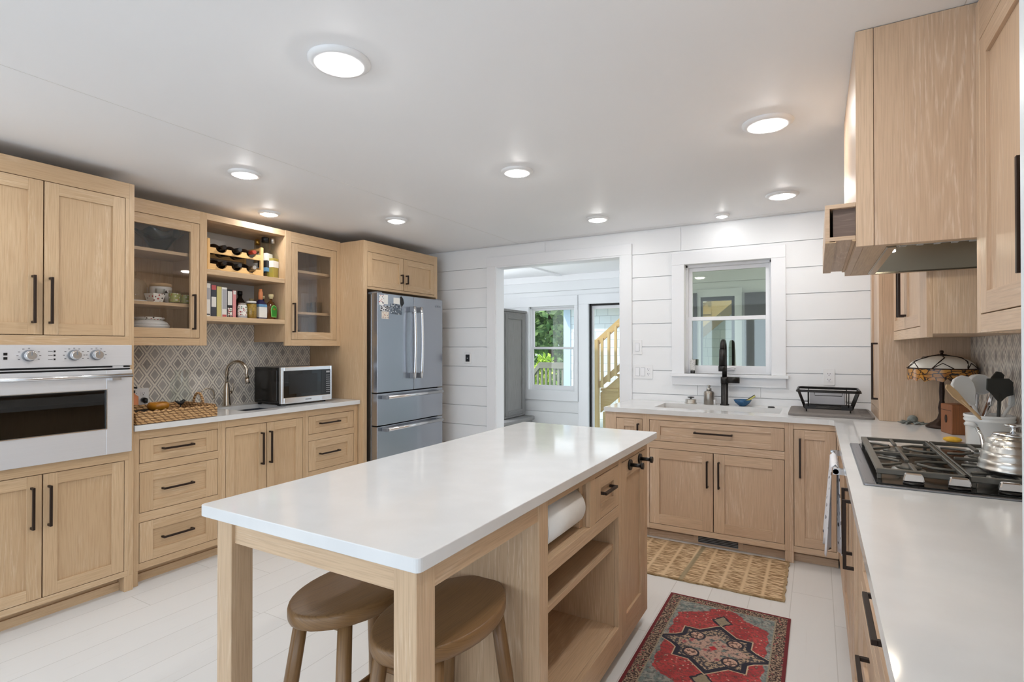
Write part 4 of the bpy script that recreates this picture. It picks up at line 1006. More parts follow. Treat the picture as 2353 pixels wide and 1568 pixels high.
# black faucet
t_ = thing('kitchen_faucet', 'black pull-down kitchen faucet standing behind the main sink', 'faucet', (-0.612, 4.335, ZC))
mb = MB(); mb.lathe([(0.033, 0), (0.033, 0.008), (0.026, 0.012), (0.026, 0.165)], n=24); mb.build('base', 'black_metal', t_, local=True)
mb = MB(); mb.lathe([(0.028, 0.165), (0.028, 0.215)], n=24); mb.tube([(0.0, 0, 0.192), (0.105, 0, 0.192)], 0.0235, 20); mb.build('lever', 'black_metal', t_, local=True)
mb = MB(); mb.tube([(0, 0, 0.21), (0, 0, 0.42)] + [(0, -0.055 + 0.055 * math.cos(math.radians(a_)), 0.42 + 0.065 * math.sin(math.radians(a_))) for a_ in range(20, 181, 20)], 0.0175, 16); mb.build('spout', 'black_metal', t_, local=True)
mb = MB(); mb.tube([(0, -0.11, 0.425), (0, -0.112, 0.30)], [0.021, 0.024], 18); mb.tube([(0, -0.112, 0.30), (0, -0.112, 0.262)], [0.027, 0.027], 18); mb.build('spray_head', 'black_metal', t_, local=True)

# things around the sink
t_ = thing('soap_dispenser', 'dented pewter soap bottle left of the black faucet', 'soap bottle', (-0.727, 4.35, ZC))
mb = MB(); mb.lathe([(0.037, 0), (0.039, 0.004), (0.038, 0.05), (0.039, 0.085), (0.034, 0.098), (0.018, 0.104), (0.016, 0.112)], n=22); mb.build('bottle', 'pewter', t_, local=True)
mb = MB(); mb.lathe([(0.0185, 0.108), (0.0185, 0.124), (0.008, 0.126), (0.008, 0.132), (0.011, 0.133), (0.011, 0.146), (0.004, 0.148)], n=16); mb.build('pump', 'silver', t_, local=True)
mb = MB(); mb.lathe([(0.01, 0.0), (0.01, 0.035), (0.006, 0.037)], 0.043, -0.01, 12); mb.build('side_spout', 'plastic_white', t_, local=True)
t_ = thing('sink_stopper', 'low round chrome sink stopper at the left end of the sink', 'stopper', (-0.862, 4.345, ZC))
mb = MB(); mb.lathe([(0.046, 0), (0.046, 0.004), (0.041, 0.008), (0.041, 0.03), (0.036, 0.034), (0.006, 0.035), (0.006, 0.044)], n=24); mb.build('cup', 'silver', t_, local=True)
mb = MB(); mb.lathe([(0.018, 0.044), (0.026, 0.046), (0.026, 0.051), (0.01, 0.053)], n=20); mb.build('knob', 'black_plastic', t_, local=True)
t_ = thing('bowl', 'small blue glazed bowl right of the black faucet', 'bowl', (-0.487, 4.345, ZC))
mb = MB(); mb.lathe([(0.022, 0), (0.027, 0.003), (0.05, 0.022), (0.064, 0.046), (0.061, 0.047), (0.047, 0.025), (0.024, 0.007), (0.001, 0.006)], n=26); mb.build('body', 'blue_glaze', t_, local=True)
t_ = thing('scrubber', 'yellow-green scrubber resting in the blue bowl', 'scrubber', (-0.47, 4.345, ZC + 0.012))
mb = MB(); mb.M = Matrix.Translation((0.028, 0, 0.036)) @ Matrix.Rotation(-0.62, 4, 'Y'); mb.box(-0.045, 0.05, -0.022, 0.022, -0.007, 0.007); mb.build('sponge', 'sponge_yellow', t_, local=True, bev=0.004, seg=2)
mb = MB(); mb.M = Matrix.Translation((0.024, 0, 0.044)) @ Matrix.Rotation(-0.62, 4, 'Y'); mb.box(-0.045, 0.05, -0.022, 0.022, -0.002, 0.002); mb.build('scouring_face', 'silicone_black', t_, local=True)
mb = MB(); mb.lathe([(0.024, 0), (0.024, 0.003), (0.019, 0.007), (0.001, 0.009)], n=20); o = mb.build('air_switch', 'black_plastic'); o.location = (-0.292, 4.335, ZC); tag(o, 'flat black air switch button on the worktop between bowl and dish mat', 'switch')

# dish mat, rack and caddy
mb = MB(); mb.prism(rrect(-0.165, 0.306, 3.885, 4.405, 0.04, 5), 'z', ZC, ZC + 0.014)
for k in range(13): mb.box(0.235 + 0.0, 0.292, 3.93 + k * 0.036, 3.94 + k * 0.036, ZC + 0.0135, ZC + 0.0165)
tag(mb.build('dish_mat', 'rubber_grey', bev=0.004, seg=2), 'grey ribbed drying mat under the black dish rack', 'mat')
t_ = thing('dish_rack', 'black wire dish rack standing on the grey drying mat', 'dish rack', (0.07, 4.15, ZC + 0.0165))
zm = ZC + 0.0165
ring = lambda x0, x1, y0, y1, z: [(p[0], p[1], z) for p in rrect(x0, x1, y0, y1, 0.03, 3)]
def loop(mb, pts, r): mb.tube(pts + pts[:1], r, 8, cap=False)
mb = MB(); loop(mb, ring(-0.115, 0.238, 4.0, 4.33, zm + 0.142), 0.005); loop(mb, ring(-0.118, 0.241, 3.995, 4.335, zm + 0.134), 0.005); mb.build('top_rim', 'black_metal', t_)
mb = MB(); loop(mb, ring(-0.075, 0.198, 4.04, 4.29, zm + 0.024), 0.006)
for x_ in (-0.07, 0.135): mb.box(x_, x_ + 0.06, 4.034, 4.042, zm + 0.018, zm + 0.046)
mb.build('bottom_rim', 'black_metal', t_)
mb = MB()
for k in range(6):
    y_ = 4.06 + k * 0.042
    mb.tube([(-0.114, y_ - 0.004, zm + 0.138), (-0.075, y_, zm + 0.024)], 0.004, 6); mb.tube([(0.236, y_ - 0.004, zm + 0.138), (0.198, y_, zm + 0.024)], 0.004, 6); mb.tube([(-0.075, y_, zm + 0.024), (0.198, y_, zm + 0.024)], 0.002, 6)
for x_ in (-0.052, 0.175):
    for y_, yt in ((4.04, 4.0), (4.29, 4.33)): mb.tube([(x_, yt, zm + 0.138), (x_, y_, zm + 0.024)], 0.0028, 6)
for x0_, x1_ in ((-0.085, -0.05), (0.165, 0.21)): mb.tube([(x0_, 4.022, zm + 0.068), (x1_, 4.022, zm + 0.068)], 0.003, 6)
mb.tube([(-0.015, 4.0, zm + 0.136), (-0.013, 4.012, zm + 0.11), (0.138, 4.012, zm + 0.11), (0.14, 4.0, zm + 0.136)], 0.0022, 6)
mb.build('wires', 'black_metal', t_)
for x_ in (-0.062, 0.185):
    for y_ in (4.05, 4.28):
        mb = MB(); mb.tube([(x_, y_, zm + 0.024), (x_, y_, zm)], 0.004, 8); mb.build('foot', 'black_metal', t_)
mb = MB(); mb.box(-0.045, 0.165, 4.24, 4.262, zm + 0.031, zm + 0.125); o = mb.build('drip_tray', 'grey_plastic', bev=0.004); tag(o, 'pale grey plastic board standing inside the black dish rack', 'tray')

# wall plates
outlet('outlet', 'white double outlet on the plank wall above the dish rack', (0.074, YB, 1.142), 0, kind=('outlet',))
outlet('light_switch', 'white single dimmer switch beside the doorway casing, upper of the two plates', (-1.314, YB, 1.357), 0, w=0.076, h=0.122, kind=('rocker',))
outlet('switch_plate', 'white three-gang plate with two rockers and an outlet beside the doorway', (-1.267, YB, 1.15), 0, w=0.164, h=0.116, kind=('rocker', 'rocker', 'outlet'))
t_ = thing('thermostat', 'white wall control with black screen between refrigerator and doorway', 'thermostat', (-3.04, YB, 1.247))
mb = MB(); mb.box(-0.04, 0.04, -0.012, -0.0008, -0.055, 0.055); mb.build('housing', 'plastic_white', t_, local=True, bev=0.003); mb = MB(); mb.box(-0.024, 0.024, -0.0135, -0.011, -0.034, 0.036); mb.build('screen', 'black_plastic', t_, local=True)
mb = MB(); mb.box(-0.008, 0.008, -0.0142, -0.0134, -0.004, 0.004); mb.build('readout', 'grey_plastic', t_, local=True)
t_ = thing('lotion_tube', 'small white printed tube with black cap standing on the window stool', 'tube', (-0.868, YB + 0.012, 1.1452))
mb = MB(); mb.lathe([(0.017, 0.0), (0.018, 0.002), (0.018, 0.024)], n=16, sx=1.0, sy=0.8); mb.build('cap', 'black_plastic', t_, local=True)
mb = MB(); mb.lathe([(0.017, 0.024), (0.021, 0.03), (0.021, 0.06), (0.023, 0.105), (0.024, 0.112)], n=16, sx=1.0, sy=0.5); mb.build('body', 'tube_print', t_, local=True)

# ------------------------------------------------------------------ corner pantry, wall cabinets, hood
FP = ('x', 0.323, -1); PY0, PY1 = 3.871, YB - 0.003
t_ = thing('pantry_cabinet', 'tall oak cabinet standing on the worktop in the corner, beside the window wall', 'cabinet', (0.54, 4.15, ZC))
mb = MB(); z0_ = ZC + 0.0006
frame(mb, FP, PY0, PY1, z0_, 2.30, [(PY0 + 0.045, PY1 - 0.04, 0.972, 2.22)])
fb(mb, FP, PY0, PY0 + 0.018, z0_, 2.30, -0.425, -0.0202); fb(mb, FP, PY1 - 0.018, PY1, z0_, 2.30, -0.425, -0.0202); fb(mb, FP, PY0 + 0.018, PY1 - 0.018, 2.28, 2.30, -0.425, -0.0202, 'a'); fb(mb, FP, PY0 + 0.018, PY1 - 0.018, z0_, 0.96, -0.425, -0.0202, 'a')
fb(mb, FP, PY0 + 0.018, PY1 - 0.018, 0.96, 2.28, -0.425, -0.415)
mb.build('body', 'oak_cool_lit', t_, bev=0.001)
shaker(FP, PY0 + 0.045, PY1 - 0.04, 0.972, 2.22, t_, 'oak_cool_lit', hv=(3.952, 1.209), hl=0.35)

FU2 = ('x', 0.395, -1); DU2 = XR - 0.395 - 0.0095
HY0, HY1, HX = 1.97, 2.77, 0.107
def wall_unit(label, y0, y1, splits, handles):
    t = thing('wall_cabinet', label, 'cabinet', (0.58, (y0 + y1) / 2, 1.397))
    mb = MB(); frame(mb, FU2, y0, y1, 1.397, 2.325, [(splits[0], splits[-1], 1.447, 2.212)]); carcass(mb, FU2, y0, y1, 1.412, 2.325, DU2); mb.build('body', 'oak_cool_lit', t, bev=0.001)
    for p, q, h in zip(splits, splits[1:], handles): shaker(FU2, p, q, 1.447, 2.212, t, 'oak_cool_lit', hv=(h, 1.634), hl=0.245)
    return t
wall_unit('oak wall cabinet beyond the range hood, above the stained glass lamp', HY1 + 0.001, PY0 - 0.001, (2.93, 3.395, 3.855), (3.36, 3.43))
wall_unit('oak wall cabinet nearest the camera, on the near side of the range hood', 0.60, HY0 - 0.001, (0.98, 1.455, 1.933), (1.42, 1.488))

# range hood
t_ = thing('range_hood', 'oak boxed range hood with steel liner above the cooktop', 'range hood', (0.43, 2.37, 1.669))
HZ0, HZ1 = 1.669, CEIL - 0.002
mb = MB()
mb.box(HX, 0.153, HY0, HY0 + 0.02, HZ0, HZ1); mb.box(0.1545, XR - 0.001, HY0 + 0.0008, HY0 + 0.02, HZ0, HZ1)
mb.box(HX, XR - 0.001, HY1 - 0.02, HY1, HZ0, HZ1)
mb.box(HX, HX + 0.02, HY0 + 0.0205, HY1 - 0.0205, HZ0, HZ1)
mb.build('body', 'oak_cool_lit', t_, bev=0.001)
mb = MB(); mb.box(HX + 0.0205, 0.19, HY0 + 0.0205, HY1 - 0.0205, HZ0 + 0.001, HZ0 + 0.02, 'y'); mb.box(0.19, XR - 0.001, HY0 + 0.0205, HY0 + 0.045, HZ0 + 0.001, HZ0 + 0.02, 'x'); mb.box(0.19, XR - 0.001, HY1 - 0.045, HY1 - 0.0205, HZ0 + 0.001, HZ0 + 0.02, 'x'); mb.build('bottom_frame', 'oak', t_, bev=0.001)
mb = MB(); q0, q1, p0, p1 = HY0 + 0.046, HY1 - 0.046, 0.192, XR - 0.004
b0 = mb._v([(p0, q0, HZ0 + 0.004), (p1, q0, HZ0 + 0.004), (p1, q1, HZ0 + 0.004), (p0, q1, HZ0 + 0.004), (p0 + 0.07, q0 + 0.07, HZ0 + 0.11), (p1 - 0.03, q0 + 0.07, HZ0 + 0.11), (p1 - 0.03, q1 - 0.03, HZ0 + 0.11), (p0 + 0.07, q1 - 0.03, HZ0 + 0.11)])
for f_ in ((0, 1, 5, 4), (1, 2, 6, 5), (2, 3, 7, 6), (3, 0, 4, 7), (4, 5, 6, 7)): mb.face([b0 + i for i in f_])
mb.box(p0 - 0.004, p0, q0, q1, HZ0 - 0.002, HZ0 + 0.02); mb.box(p0, p1, q1, q1 + 0.004, HZ0 - 0.002, HZ0 + 0.02); mb.box(p0, p0 + 0.022, q0, q1, HZ0 - 0.004, HZ0 + 0.004)
mb.build('liner', 'liner_steel', t_)
mb = MB()
for k in range(3):
    y_ = q0 + 0.09 + k * 0.19
    mb.box(p0 + 0.09, p1 - 0.05, y_, y_ + 0.17, HZ0 + 0.098, HZ0 + 0.106)
    for j in range(7): mb.box(p0 + 0.1 + j * 0.054, p0 + 0.12 + j * 0.054, y_ + 0.01, y_ + 0.16, HZ0 + 0.092, HZ0 + 0.098)
mb.build('filters', 'steel', t_)
for y_ in (q0 + 0.14, q1 - 0.14):
    mb = MB(); mb.lathe([(0.03, HZ0 + 0.07), (0.03, HZ0 + 0.1)], p0 + 0.055, y_, 16); ho = mb.build('lamp_housing', 'steel_bright', t_)
    mb = MB(); mb.lathe([(0.024, HZ0 + 0.066), (0.024, HZ0 + 0.0695)], p0 + 0.055, y_, 16); mb.build('lamp_lens', 'hood_lens', ho)
# small open-ended ledge box on the hood front
mb = MB(); X0 = 0.024
mb.box(X0, HX - 0.0006, HY0, HY1, 1.795, 1.808, 'y'); mb.box(X0, X0 + 0.013, HY0, HY1, 1.705, 1.795, 'y'); mb.box(X0, HX - 0.0006, HY0, HY1, 1.692, 1.705, 'y')
mb.build('ledge_box', 'oak_cool_lit', t_, bev=0.001)
mb = MB(); mb.box(X0 + 0.022, HX - 0.0006, HY0 + 0.02, HY0 + 0.032, 1.705, 1.795, 'x'); mb.build('ledge_end', 'ledge_dark', t_)
mb = MB(); mb.box(X0 + 0.014, HX - 0.0006, HY1 - 0.032, HY1 - 0.02, 1.705, 1.795, 'x'); mb.build('ledge_end', 'ledge_dark', t_)
mb = MB(); mb.box(X0 + 0.012, X0 + 0.028, HY0, HY1, 1.6895, 1.6921, 'y'); mb.box(X0, X0 + 0.03, HY0, HY1, 1.687, 1.6919, 'y'); mb.box(HX - 0.01, HX - 0.0006, HY0, HY1, 1.687, 1.6919, 'y'); mb.build('ledge_underside', 'oak', t_)

# ------------------------------------------------------------------ right run: base cabinets
FR2 = ('x', 0.112, -1); DR = XR - 0.112 - 0.004
def right_unit(label, y0, y1, ops, mat='oak_cool_lit', kick=True):
    t = thing('base_cabinet', label, 'cabinet', (0.43, (y0 + y1) / 2, 0))
    mb = MB(); frame(mb, FR2, y0, y1, 0.085, 0.882, ops); carcass(mb, FR2, y0, y1, 0.085, 0.882, DR, top=False); mb.build('body', mat, t, bev=0.001)
    mb = MB(); toe(mb, FR2, y0, y1, 0.085, rec=0.05); mb.build('toe_kick', mat, t)
    return t
t_ = right_unit('oak corner filler cabinet between the sink run and the towel bar', 3.13, 3.7885, [])
t_ = right_unit('oak panelled base unit with a steel towel bar, below the far end of the cooktop', 2.53, 3.129, [(2.55, 3.11, 0.11, 0.86)])
dd = shaker(FR2, 2.55, 3.11, 0.11, 0.86, t_, 'oak_cool_lit')
mb = MB(); mb.tube([(0.066, 2.60, 0.838), (0.066, 3.07, 0.838)], 0.011, 14)
for y_ in (2.60, 3.05): mb.box(0.056, 0.112, y_, y_ + 0.024, 0.826, 0.850)
mb.build('handle', 'steel_bright', dd)
# towel draped over the bar
mb = MB(); nu, nv = 14, 26; b0 = len(mb.v)
for i in range(nu + 1):
    q = i / nu; y_ = 2.66 + 0.30 * q
    for j in range(nv + 1):
        s_ = j / nv; fold = 0.012 * math.sin(q * 17) + 0.006 * math.sin(q * 31 + 1)
        if s_ < 0.46: d_ = (0.46 - s_) / 0.46; pt = (0.051 - d_ * (0.016 + fold), y_ + d_ * 0.05 * (0.5 - q), 0.845 - d_ * (0.345 + 0.05 * (1 - q)))
        elif s_ < 0.54: a_ = (s_ - 0.46) / 0.08 * PI; pt = (0.066 - 0.015 * math.cos(a_), y_, 0.843 + 0.015 * math.sin(a_))
        else: d_ = (s_ - 0.54) / 0.46; pt = (0.081 + d_ * (0.006 + fold * 0.6), y_ + d_ * 0.04 * (0.5 - q), 0.845 - d_ * (0.38 + 0.03 * q))
        mb._v([pt])
for i in range(nu):
    for j in range(nv): k = b0 + i * (nv + 1) + j; mb.face((k, k + 1, k + nv + 2, k + nv + 1), 0, True)
o = mb.build('dish_towel', 'towel_print'); q = o.modifiers.new('thick', 'SOLIDIFY'); q.thickness = 0.003
tag(o, 'white dish towel with dark print hanging over the steel bar', 'towel')
t_ = right_unit('oak base cabinet with two doors and long black pulls under the cooktop', 1.93, 2.529, [(1.96, 2.50, 0.11, 0.86)])
shaker(FR2, 1.96, 2.325, 0.11, 0.86, t_, 'oak_cool_lit', hv=(2.275, 0.68), hl=0.25); shaker(FR2, 2.325, 2.50, 0.11, 0.86, t_, 'oak_cool_lit', hv=(2.375, 0.70), hl=0.25)
t_ = right_unit('oak drawer base cabinet on the near side of the cooktop', 0.95, 1.929, [(0.98, 1.90, 0.66, 0.86), (0.98, 1.435, 0.385, 0.62), (1.445, 1.90, 0.385, 0.62), (0.98, 1.90, 0.11, 0.345)])
shaker(FR2, 0.98, 1.90, 0.66, 0.86, t_, 'oak_cool_lit', 'drawer', hh=(1.352, 0.79), hl=0.235, drawer=True, rail=0.05)
shaker(FR2, 0.98, 1.435, 0.385, 0.62, t_, 'oak_cool_lit', 'drawer', hh=(1.21, 0.50), hl=0.18, drawer=True, rail=0.05); shaker(FR2, 1.445, 1.90, 0.385, 0.62, t_, 'oak_cool_lit', 'drawer', hh=(1.67, 0.50), hl=0.18, drawer=True, rail=0.05)
shaker(FR2, 0.98, 1.90, 0.11, 0.345, t_, 'oak_cool_lit', 'drawer', hh=(1.44, 0.23), hl=0.235, drawer=True, rail=0.05)
t_ = right_unit('oak end base cabinet closest to the camera, below the white worktop', 0.556, 0.949, [(0.58, 0.92, 0.11, 0.86)])
shaker(FR2, 0.58, 0.92, 0.11, 0.86, t_, 'oak_cool_lit', hv=(0.88, 0.68), hl=0.22)

# ------------------------------------------------------------------ gas cooktop
CX0, CX1, CY0, CY1 = 0.127, 0.665, 2.042, 2.862
t_ = thing('gas_cooktop', 'black and steel gas cooktop with cast iron grates set in the worktop', 'cooktop', (0.396, 2.45, ZC))
mb = MB(); mb.prism(rrect(CX0, CX1, CY0, CY1, 0.01, 3), 'z', ZC + 0.0002, ZC + 0.007); mb.box(CX0 + 0.002, CX0 + 0.036, CY0 + 0.006, CY1 - 0.006, ZC + 0.006, ZC + 0.009); mb.build('tray', 'steel_tray', t_, bev=0.002)
mb = MB(); mb.prism(rrect(CX0 + 0.036, CX1 - 0.012, CY0 + 0.014, CY1 - 0.012, 0.008, 3), 'z', ZC + 0.0065, ZC + 0.011); mb.build('surface', 'enamel_black', t_)
burn = [(0.275, 2.30, 0.038), (0.275, 2.64, 0.044), (0.535, 2.29, 0.044), (0.535, 2.65, 0.034)]
for x_, y_, r_ in burn:
    mb = MB(); mb.lathe([(r_ + 0.012, ZC + 0.011), (r_ + 0.01, ZC + 0.018), (r_ * 0.9, ZC + 0.022)], x_, y_, 22); bo = mb.build('burner', 'silver', t_)
    mb = MB(); mb.lathe([(r_, ZC + 0.022), (r_, ZC + 0.028), (r_ * 0.8, ZC + 0.031), (0.001, ZC + 0.031)], x_, y_, 22); mb.build('burner_cap', 'cast_iron', bo)
gz = ZC + 0.046
def grate(x0, x1, y0, y1, bs, lw=0.022):
    mb = MB(); hh = 0.012
    mb.box(x0, x1, y0, y0 + 0.016, gz - 0.018, gz); mb.box(x0, x1, y1 - 0.012, y1, gz - 0.014, gz)
    mb.box(x0, x0 + lw, y0 + 0.0162, y1 - 0.0122, gz - 0.014, gz - 0.0004); mb.box(x1 - 0.012, x1, y0, y1, gz - 0.014, gz)
    ym_ = (y0 + y1) / 2; mb.box(x0 + 0.02, x1 - 0.01, ym_ - 0.006, ym_ + 0.006, gz - 0.012, gz - 0.001)
    for bx_, by_, br_ in bs:
        for dy in (-0.065, 0.065): mb.tube([(x0 + 0.02, by_ + dy, gz - 0.009), (bx_ - 0.06, by_ + dy * 0.9, gz - 0.008), (bx_ - 0.022, by_ + dy * 0.25, gz - 0.007)], 0.0055, 6); mb.tube([(x1 - 0.01, by_ + dy, gz - 0.009), (bx_ + 0.06, by_ + dy * 0.9, gz - 0.008), (bx_ + 0.022, by_ + dy * 0.25, gz - 0.007)], 0.0055, 6)
        mb.box(bx_ - 0.006, bx_ + 0.006, by_ + 0.03, ym_ if by_ < ym_ else y1 - 0.01, gz - 0.012, gz - 0.001); mb.box(bx_ - 0.006, bx_ + 0.006, y0 + 0.012 if by_ < ym_ else ym_, by_ - 0.03, gz - 0.012, gz - 0.001)
    for x_ in (x0 + 0.008, x1 - 0.012):
        for y_ in (y0 + 0.008, y1 - 0.012): mb.box(x_ - 0.006, x_ + 0.006, y_ - 0.006, y_ + 0.006, ZC + 0.0105, gz - 0.01)
    return mb.build('grate', 'cast_iron', t_, bev=0.002)
grate(0.168, 0.404, 2.115, 2.825, burn[:2]); grate(0.408, 0.645, 2.115, 2.825, burn[2:], 0.008)
for x_ in (0.262, 0.375, 0.492, 0.607):
    mb = MB(); mb.lathe([(0.026, ZC + 0.011), (0.028, ZC + 0.015), (0.024, ZC + 0.018)], x_, 2.085, 20); kb = mb.build('knob_base', 'black_metal', t_)
    mb = MB(); mb.prism([(-0.028, 0.0), (0.028, 0.0), (0.026, 0.012), (0.022, 0.026), (-0.022, 0.026), (-0.026, 0.012)], 'y', -0.009, 0.009)
    mb.v = [(v[0] + x_, v[1] + 2.085, v[2] + ZC + 0.018) for v in mb.v]; mb.build('knob', 'steel_bright', kb, bev=0.003)

# kettle on the near grate
t_ = thing('kettle', 'brushed steel beehive kettle standing on the cooktop grate', 'kettle', (0.54, 2.262, gz))
mb = MB(); prof = [(0.001, 0.0), (0.080, 0.0), (0.088, 0.004), (0.0885, 0.010)]
rr = [0.0865, 0.081, 0.074, 0.065, 0.054]; zz = [0.012, 0.038, 0.064, 0.088, 0.108]
for i in range(4): prof += [(rr[i], zz[i]), (rr[i] * 0.985, zz[i] + 0.013), (rr[i + 1] + 0.003, zz[i + 1] - 0.003), (rr[i + 1] + 0.0005, zz[i + 1] - 0.001)]
prof += [(0.054, 0.108), (0.051, 0.113), (0.047, 0.116)]
mb.lathe(prof, n=36); mb.build('body', 'kettle_steel', t_, local=True)
mb = MB(); mb.lathe([(0.05, 0.115), (0.048, 0.12), (0.012, 0.124), (0.006, 0.126), (0.006, 0.142), (0.022, 0.143), (0.022, 0.149), (0.001, 0.15)], n=24); mb.build('lid', 'steel_bright', t_, local=True)
mb = MB(); mb.tube([(0.05, -0.03, 0.10), (0.085, -0.05, 0.125), (0.12, -0.075, 0.12), (0.13, -0.08, 0.06), (0.12, -0.075, 0.02)], [0.008, 0.011, 0.013, 0.013, 0.009], 12); mb.build('handle', 'black_plastic', t_, local=True)
mb = MB(); mb.tube([(-0.03, 0.09, 0.03), (-0.045, 0.125, 0.05), (-0.05, 0.135, 0.09), (-0.058, 0.155, 0.115)], [0.012, 0.008, 0.006, 0.006], 10); mb.build('spout', 'steel_bright', t_, local=True)

# crock and utensils
KX, KY = 0.652, 3.06
t_ = thing('utensil_crock', 'white lidless ceramic crock full of cooking utensils beside the cooktop', 'crock', (KX, KY, ZC))
mb = MB(); mb.lathe([(0.076, 0), (0.079, 0.003), (0.081, 0.115), (0.086, 0.118), (0.088, 0.125), (0.084, 0.131), (0.088, 0.136), (0.087, 0.146), (0.079, 0.146), (0.076, 0.02), (0.001, 0.018)], n=36); mb.build('body', 'ceramic_white', t_, local=True)
mb = MB(); mb.tube([(-0.058, -0.058, 0.10), (-0.068, -0.066, 0.108), (-0.082, -0.046, 0.108), (-0.082, -0.026, 0.104)], 0.010, 10); mb.build('lug_handle', 'ceramic_white', t_, local=True)
RV = Vector((0.868, -0.496, 0)).normalized(); RV = Vector((0.868, 0.496, 0)); FV = Vector((-0.496, 0.868, 0))
def utensil(name, label, dx0, dx1, z1, depth0, depth1, head, wood_, hm, hr=0.0065, handle=None):
    """leans in the crock: foot at dx0 inside, head centre at dx1, height z1; offsets along the crock's width and depth"""
    A = Vector((KX, KY, ZC + 0.03)) + RV * dx0 + FV * depth0; B = Vector((KX, KY, 0)) + RV * dx1 + FV * depth1 + Vector((0, 0, z1))
    t = thing(name, label, name.replace('_', ' '), tuple(A)); ax = (B - A).normalized()
    mb = MB(); mb.tube([A, A + (B - A) * 0.6, B - ax * 0.02], hr, 8); mb.build('handle', handle or wood_, t)
    mb = MB(); w_, h_, th = head; side = (RV - ax * RV.dot(ax)).normalized(); nr = ax.cross(side)
    poly = hm
    mb.M = Matrix(((side.x, nr.x, ax.x, B.x), (side.y, nr.y, ax.y, B.y), (side.z, nr.z, ax.z, B.z), (0, 0, 0, 1)))
    mb.prism([(p[0] * w_ / 2, p[1] * h_ / 2) for p in poly], 'y', -th / 2, th / 2); mb.build('head', wood_, t, bev=min(0.003, th * 0.3), seg=2)
    return t
oval = [(math.cos(2 * PI * k / 20), math.sin(2 * PI * k / 20)) for k in range(20)]
spoonh = [(0.22, -1), (0.35, -0.75), (0.85, -0.2), (1, 0.25), (0.8, 0.75), (0.4, 0.97), (0, 1), (-0.4, 0.97), (-0.8, 0.75), (-1, 0.25), (-0.85, -0.2), (-0.35, -0.75), (-0.22, -1)]
turner = [(0.15, -1), (0.5, -0.55), (1, -0.3), (0.95, 0.75), (0.6, 1), (-1, 0.7), (-1, -0.2), (-0.6, -0.5), (-0.15, -1)]
blade = [(0.4, -1), (0.9, 0.2), (0.8, 0.85), (0.2, 1), (-0.5, 0.9), (-0.9, 0.2), (-0.4, -1)]
utensil('spoon', 'large white silicone spoon, tallest on the left side of the crock', 0.0, -0.105, 1.165, -0.02, 0.0, (0.098, 0.135, 0.014), 'silicone_white', spoonh)
utensil('spatula', 'light bamboo spatula leaning out over the left rim of the crock', 0.03, -0.165, 1.145, -0.05, -0.03, (0.036, 0.13, 0.007), 'bamboo', blade)
utensil('turner', 'black slotted turner in the middle of the crock', -0.02, 0.02, 1.175, -0.06, -0.03, (0.115, 0.105, 0.006), 'silicone_black', turner)
utensil('ladle', 'white ladle with grey steel handle behind the black turner in the crock', -0.05, 0.0, 1.19, 0.03, 0.05, (0.10, 0.09, 0.03), 'silicone_white', oval, handle='steel')
utensil('whisk', 'steel handled utensil leaning right behind the black turner', -0.06, 0.05, 1.15, 0.0, 0.03, (0.03, 0.12, 0.02), 'steel_bright', blade)
utensil('spoon', 'white spoon leaning over the right rim of the crock', -0.04, 0.122, 1.145, -0.03, 0.0, (0.07, 0.12, 0.012), 'silicone_white', spoonh)
utensil('spatula', 'dark spatula at the back right of the crock', -0.02, 0.085, 1.20, 0.05, 0.06, (0.06, 0.10, 0.008), 'silicone_black', blade, handle='brown_wood')
utensil('spoon', 'brown wooden spoon low in the middle of the crock behind the turner', 0.04, -0.02, 1.11, 0.04, 0.06, (0.055, 0.08, 0.012), 'brown_wood', spoonh)

# stained glass lamp
t_ = thing('table_lamp', 'bronze table lamp with cream and amber stained glass shade in the corner', 'lamp', (0.592, 3.70, ZC))
mb = MB(); mb.lathe([(0.072, 0), (0.074, 0.008), (0.06, 0.02), (0.04, 0.032), (0.022, 0.05), (0.014, 0.08), (0.018, 0.11), (0.011, 0.15), (0.013, 0.2), (0.01, 0.26), (0.008, 0.38)], n=20); mb.build('base', 'bronze_dark', t_, local=True)
mb = MB(); mb.lathe([(0.15, 0.325), (0.138, 0.352), (0.11, 0.374), (0.07, 0.388), (0.025, 0.395)], n=36, cap0=False); sh_ = mb.build('shade', 'shade_cream', t_, local=True)
mb = MB(); n = 48
ring0 = [(0.153, 0.262 + 0.012 * (k % 3 == 0) - 0.006 * (k % 2)) for k in range(n)]
bi = mb._v([(0.153 * math.cos(2 * PI * k / n), 0.153 * math.sin(2 * PI * k / n), ring0[k][1]) for k in range(n)] + [(0.1515 * math.cos(2 * PI * k / n), 0.1515 * math.sin(2 * PI * k / n), 0.326) for k in range(n)])
for k in range(n): k2 = (k + 1) % n; mb.face((bi + k, bi + k2, bi + n + k2, bi + n + k), 0, True, [(k / n, 0), ((k + 1) / n, 0), ((k + 1) / n, 1), (k / n, 1)])
mb.build('amber_skirt', 'amber_mosaic', sh_, local=True)
mb = MB(); loop(mb, [(0.153 * math.cos(2 * PI * k / 36), 0.153 * math.sin(2 * PI * k / 36), 0.326) for k in range(36)], 0.003)
